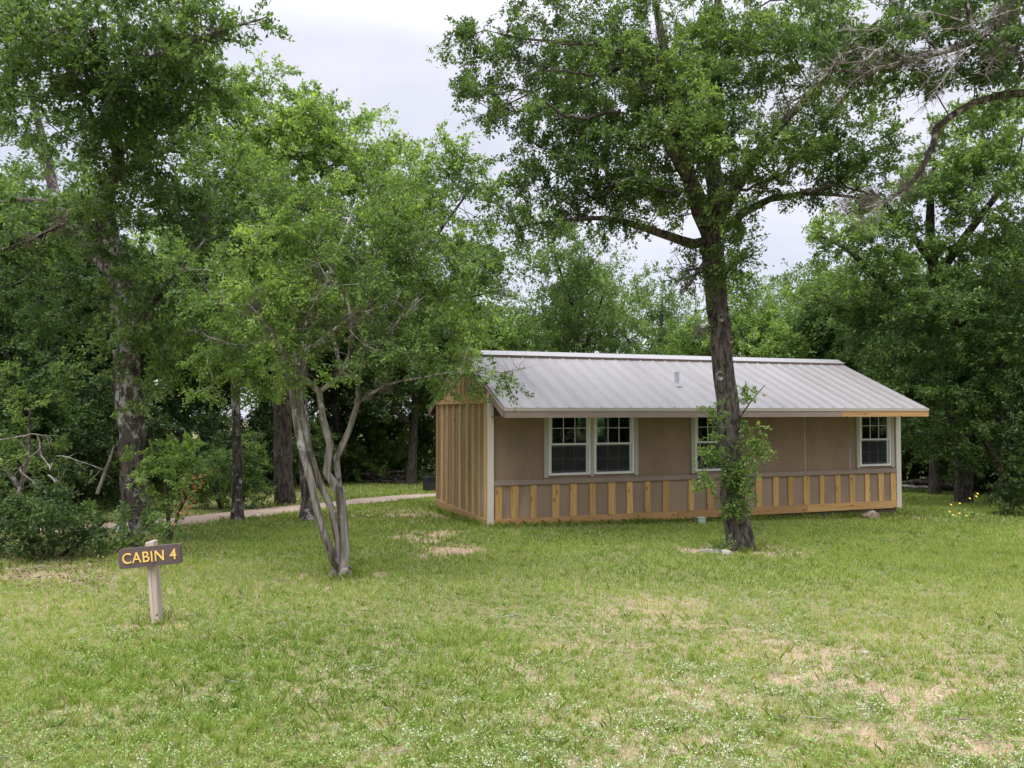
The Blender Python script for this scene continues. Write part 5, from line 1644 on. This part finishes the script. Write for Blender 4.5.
def rosettes(name, n, xr, dr, per, rad, size, mat, seed, label, cat, width=.45, lift=.02, mask=None, flat=.35, tshift=0.0):
    g = np.random.default_rng(seed)
    dd = dr[0] * (dr[1] / dr[0]) ** g.random(n)
    x = dd * g.uniform(xr[0], xr[1], n); y = dd
    k = keep(x, y, g, .75)
    if mask is not None: k &= g.random(n) < mask(x, y)
    x, y = x[k], y[k]; n = len(x)
    sc = g.uniform(.6, 1.4, n)
    c = np.stack([x, y, gz(x, y) + lift * sc], 1)
    d_ = g.normal(0, 1, (n, per, 3)); d_[..., 2] = np.abs(d_[..., 2]) * flat
    d_ = unit(d_)
    P = (c[:, None] + d_ * (rad * sc[:, None] * g.uniform(.1, 1, (n, per)))[..., None]).reshape(-1, 3)
    ax = unit(d_.reshape(-1, 3) + g.normal(0, .4, (n * per, 3)))
    nr = unit(g.normal(0, .5, (n * per, 3)) + np.array([0, 0, 1.0]))
    V, Fc = leaf_quads(P, ax, nr, size * g.uniform(.6, 1.3, n * per), width, .1)
    tint = np.clip(np.repeat(g.uniform(.2, .8, n), per) + g.normal(0, .15, n * per) + tshift, 0, 1)
    o = link(name, np_mesh(name, V, Fc, np.full(len(Fc), 4), np.repeat(tint, 4)), mat)
    tag(o, label, cat, None, 'stuff')


rosettes('lawn_weeds', 15000, (-.72, .72), (3.1, 16), 10, .035, .017, M['weed'], 611, 'broadleaf weeds scattered through the lawn', 'weeds')
rosettes('white_wildflowers', 5200, (-.5, .72), (3.2, 10), 16, .045, .013, M['white_flower'], 612, 'tiny whitish flowering plants sprinkled over the thin lawn', 'wildflowers', .6, .035,
         lambda x, y: np.clip((vnoise(x, y, .55, 71) - .42) * 3.5, 0, 1) * np.clip(.45 + x * .25, .15, 1) * np.clip((9.5 - y) / 3, .12, 1), .6)
rosettes('leaf_litter', 2600, (-.74, -.30), (8.2, 16), 9, .11, .045, M['litter'], 613, 'brown leaf litter under the trees at left', 'leaf litter', .5, .008,
         lambda x, y: np.clip((-3.6 - x) / 1.5, 0, 1) * .5, .05)
rosettes('fallen_leaves', 900, (-.35, .45), (9, 13), 3, .10, .035, M['litter'], 614, 'few dry fallen leaves round the elm and gnarled tree', 'fallen leaves', .5, .012,
         lambda x, y: np.clip(1.3 - np.hypot(x - 3.3, (y - 11.7) * 1.5), 0, 1) + np.clip(1.0 - np.hypot(x + 1.93, (y - 9.0) * 1.5), 0, 1), .05)

# trees along the right and far side of the clearing, outside the picture; the windows mirror them
for px, dd, k, sc in ((22, 12, 'c', 1.0), (25, 8, 'a', 1.1), (22, 4, 'c', 1.15), (25, 0, 'a', 1.15), (22.5, -4, 'c', 1.1), (25, -8, 'a', 1.1), (29, 4, 'a', 1.3), (30, -5, 'c', 1.35), (29, -13, 'a', 1.25), (28, 11, 'c', 1.3), (14, -18, 'd', 1.1), (2, -20, 'a', 1.1)):
    o = copy_tree(WK[k], (px, dd, float(gz(px, dd)) - .06), px * .7 + dd, (sc, sc, sc), 'tree across the clearing outside the view, mirrored in the windows', 'trees across the clearing')
    o['category'] = 'tree'
for px, dd, k, sc in ((20.5, 13, 'e', 1.2), (20, 9.5, 'e', 1.2), (20.5, 6, 'e', 1.2), (20, 2, 'e', 1.2), (20.5, -2, 'e', 1.2), (20, -6, 'e', 1.2), (21, -10, 'e', 1.3)):
    o = copy_tree(US[k], (px, dd, float(gz(px, dd)) - .06), px * .7 + dd, (sc, sc, sc), 'shrub across the clearing outside the view, mirrored in the windows', 'shrubs across the clearing')
    o['category'] = 'shrub'


def fallen_twigs():
    g = np.random.default_rng(701); n = 260
    dd = 3.4 * (20 / 3.4) ** g.random(n); x = dd * g.uniform(-.7, .7, n)
    k = keep(x, dd, g, 0); x, y = x[k], dd[k]; n = len(x)
    a = g.random(n) * 6.283; ln = g.uniform(.06, .22, n)
    p0 = np.stack([x, y, gz(x, y) + .022], 1)
    x1, y1 = x + np.cos(a) * ln, y + np.sin(a) * ln
    p1 = np.stack([x1, y1, gz(x1, y1) + g.uniform(.018, .05, n)], 1)
    V, Fc = twig_mesh(p0, p1, .0045)
    o = link('fallen_twigs', np_mesh('fallen_twigs', V, Fc, np.full(len(Fc), 4)), M['bark_dead'])
    tag(o, 'small dry twigs dropped on the lawn', 'twigs', None, 'stuff')


fallen_twigs()
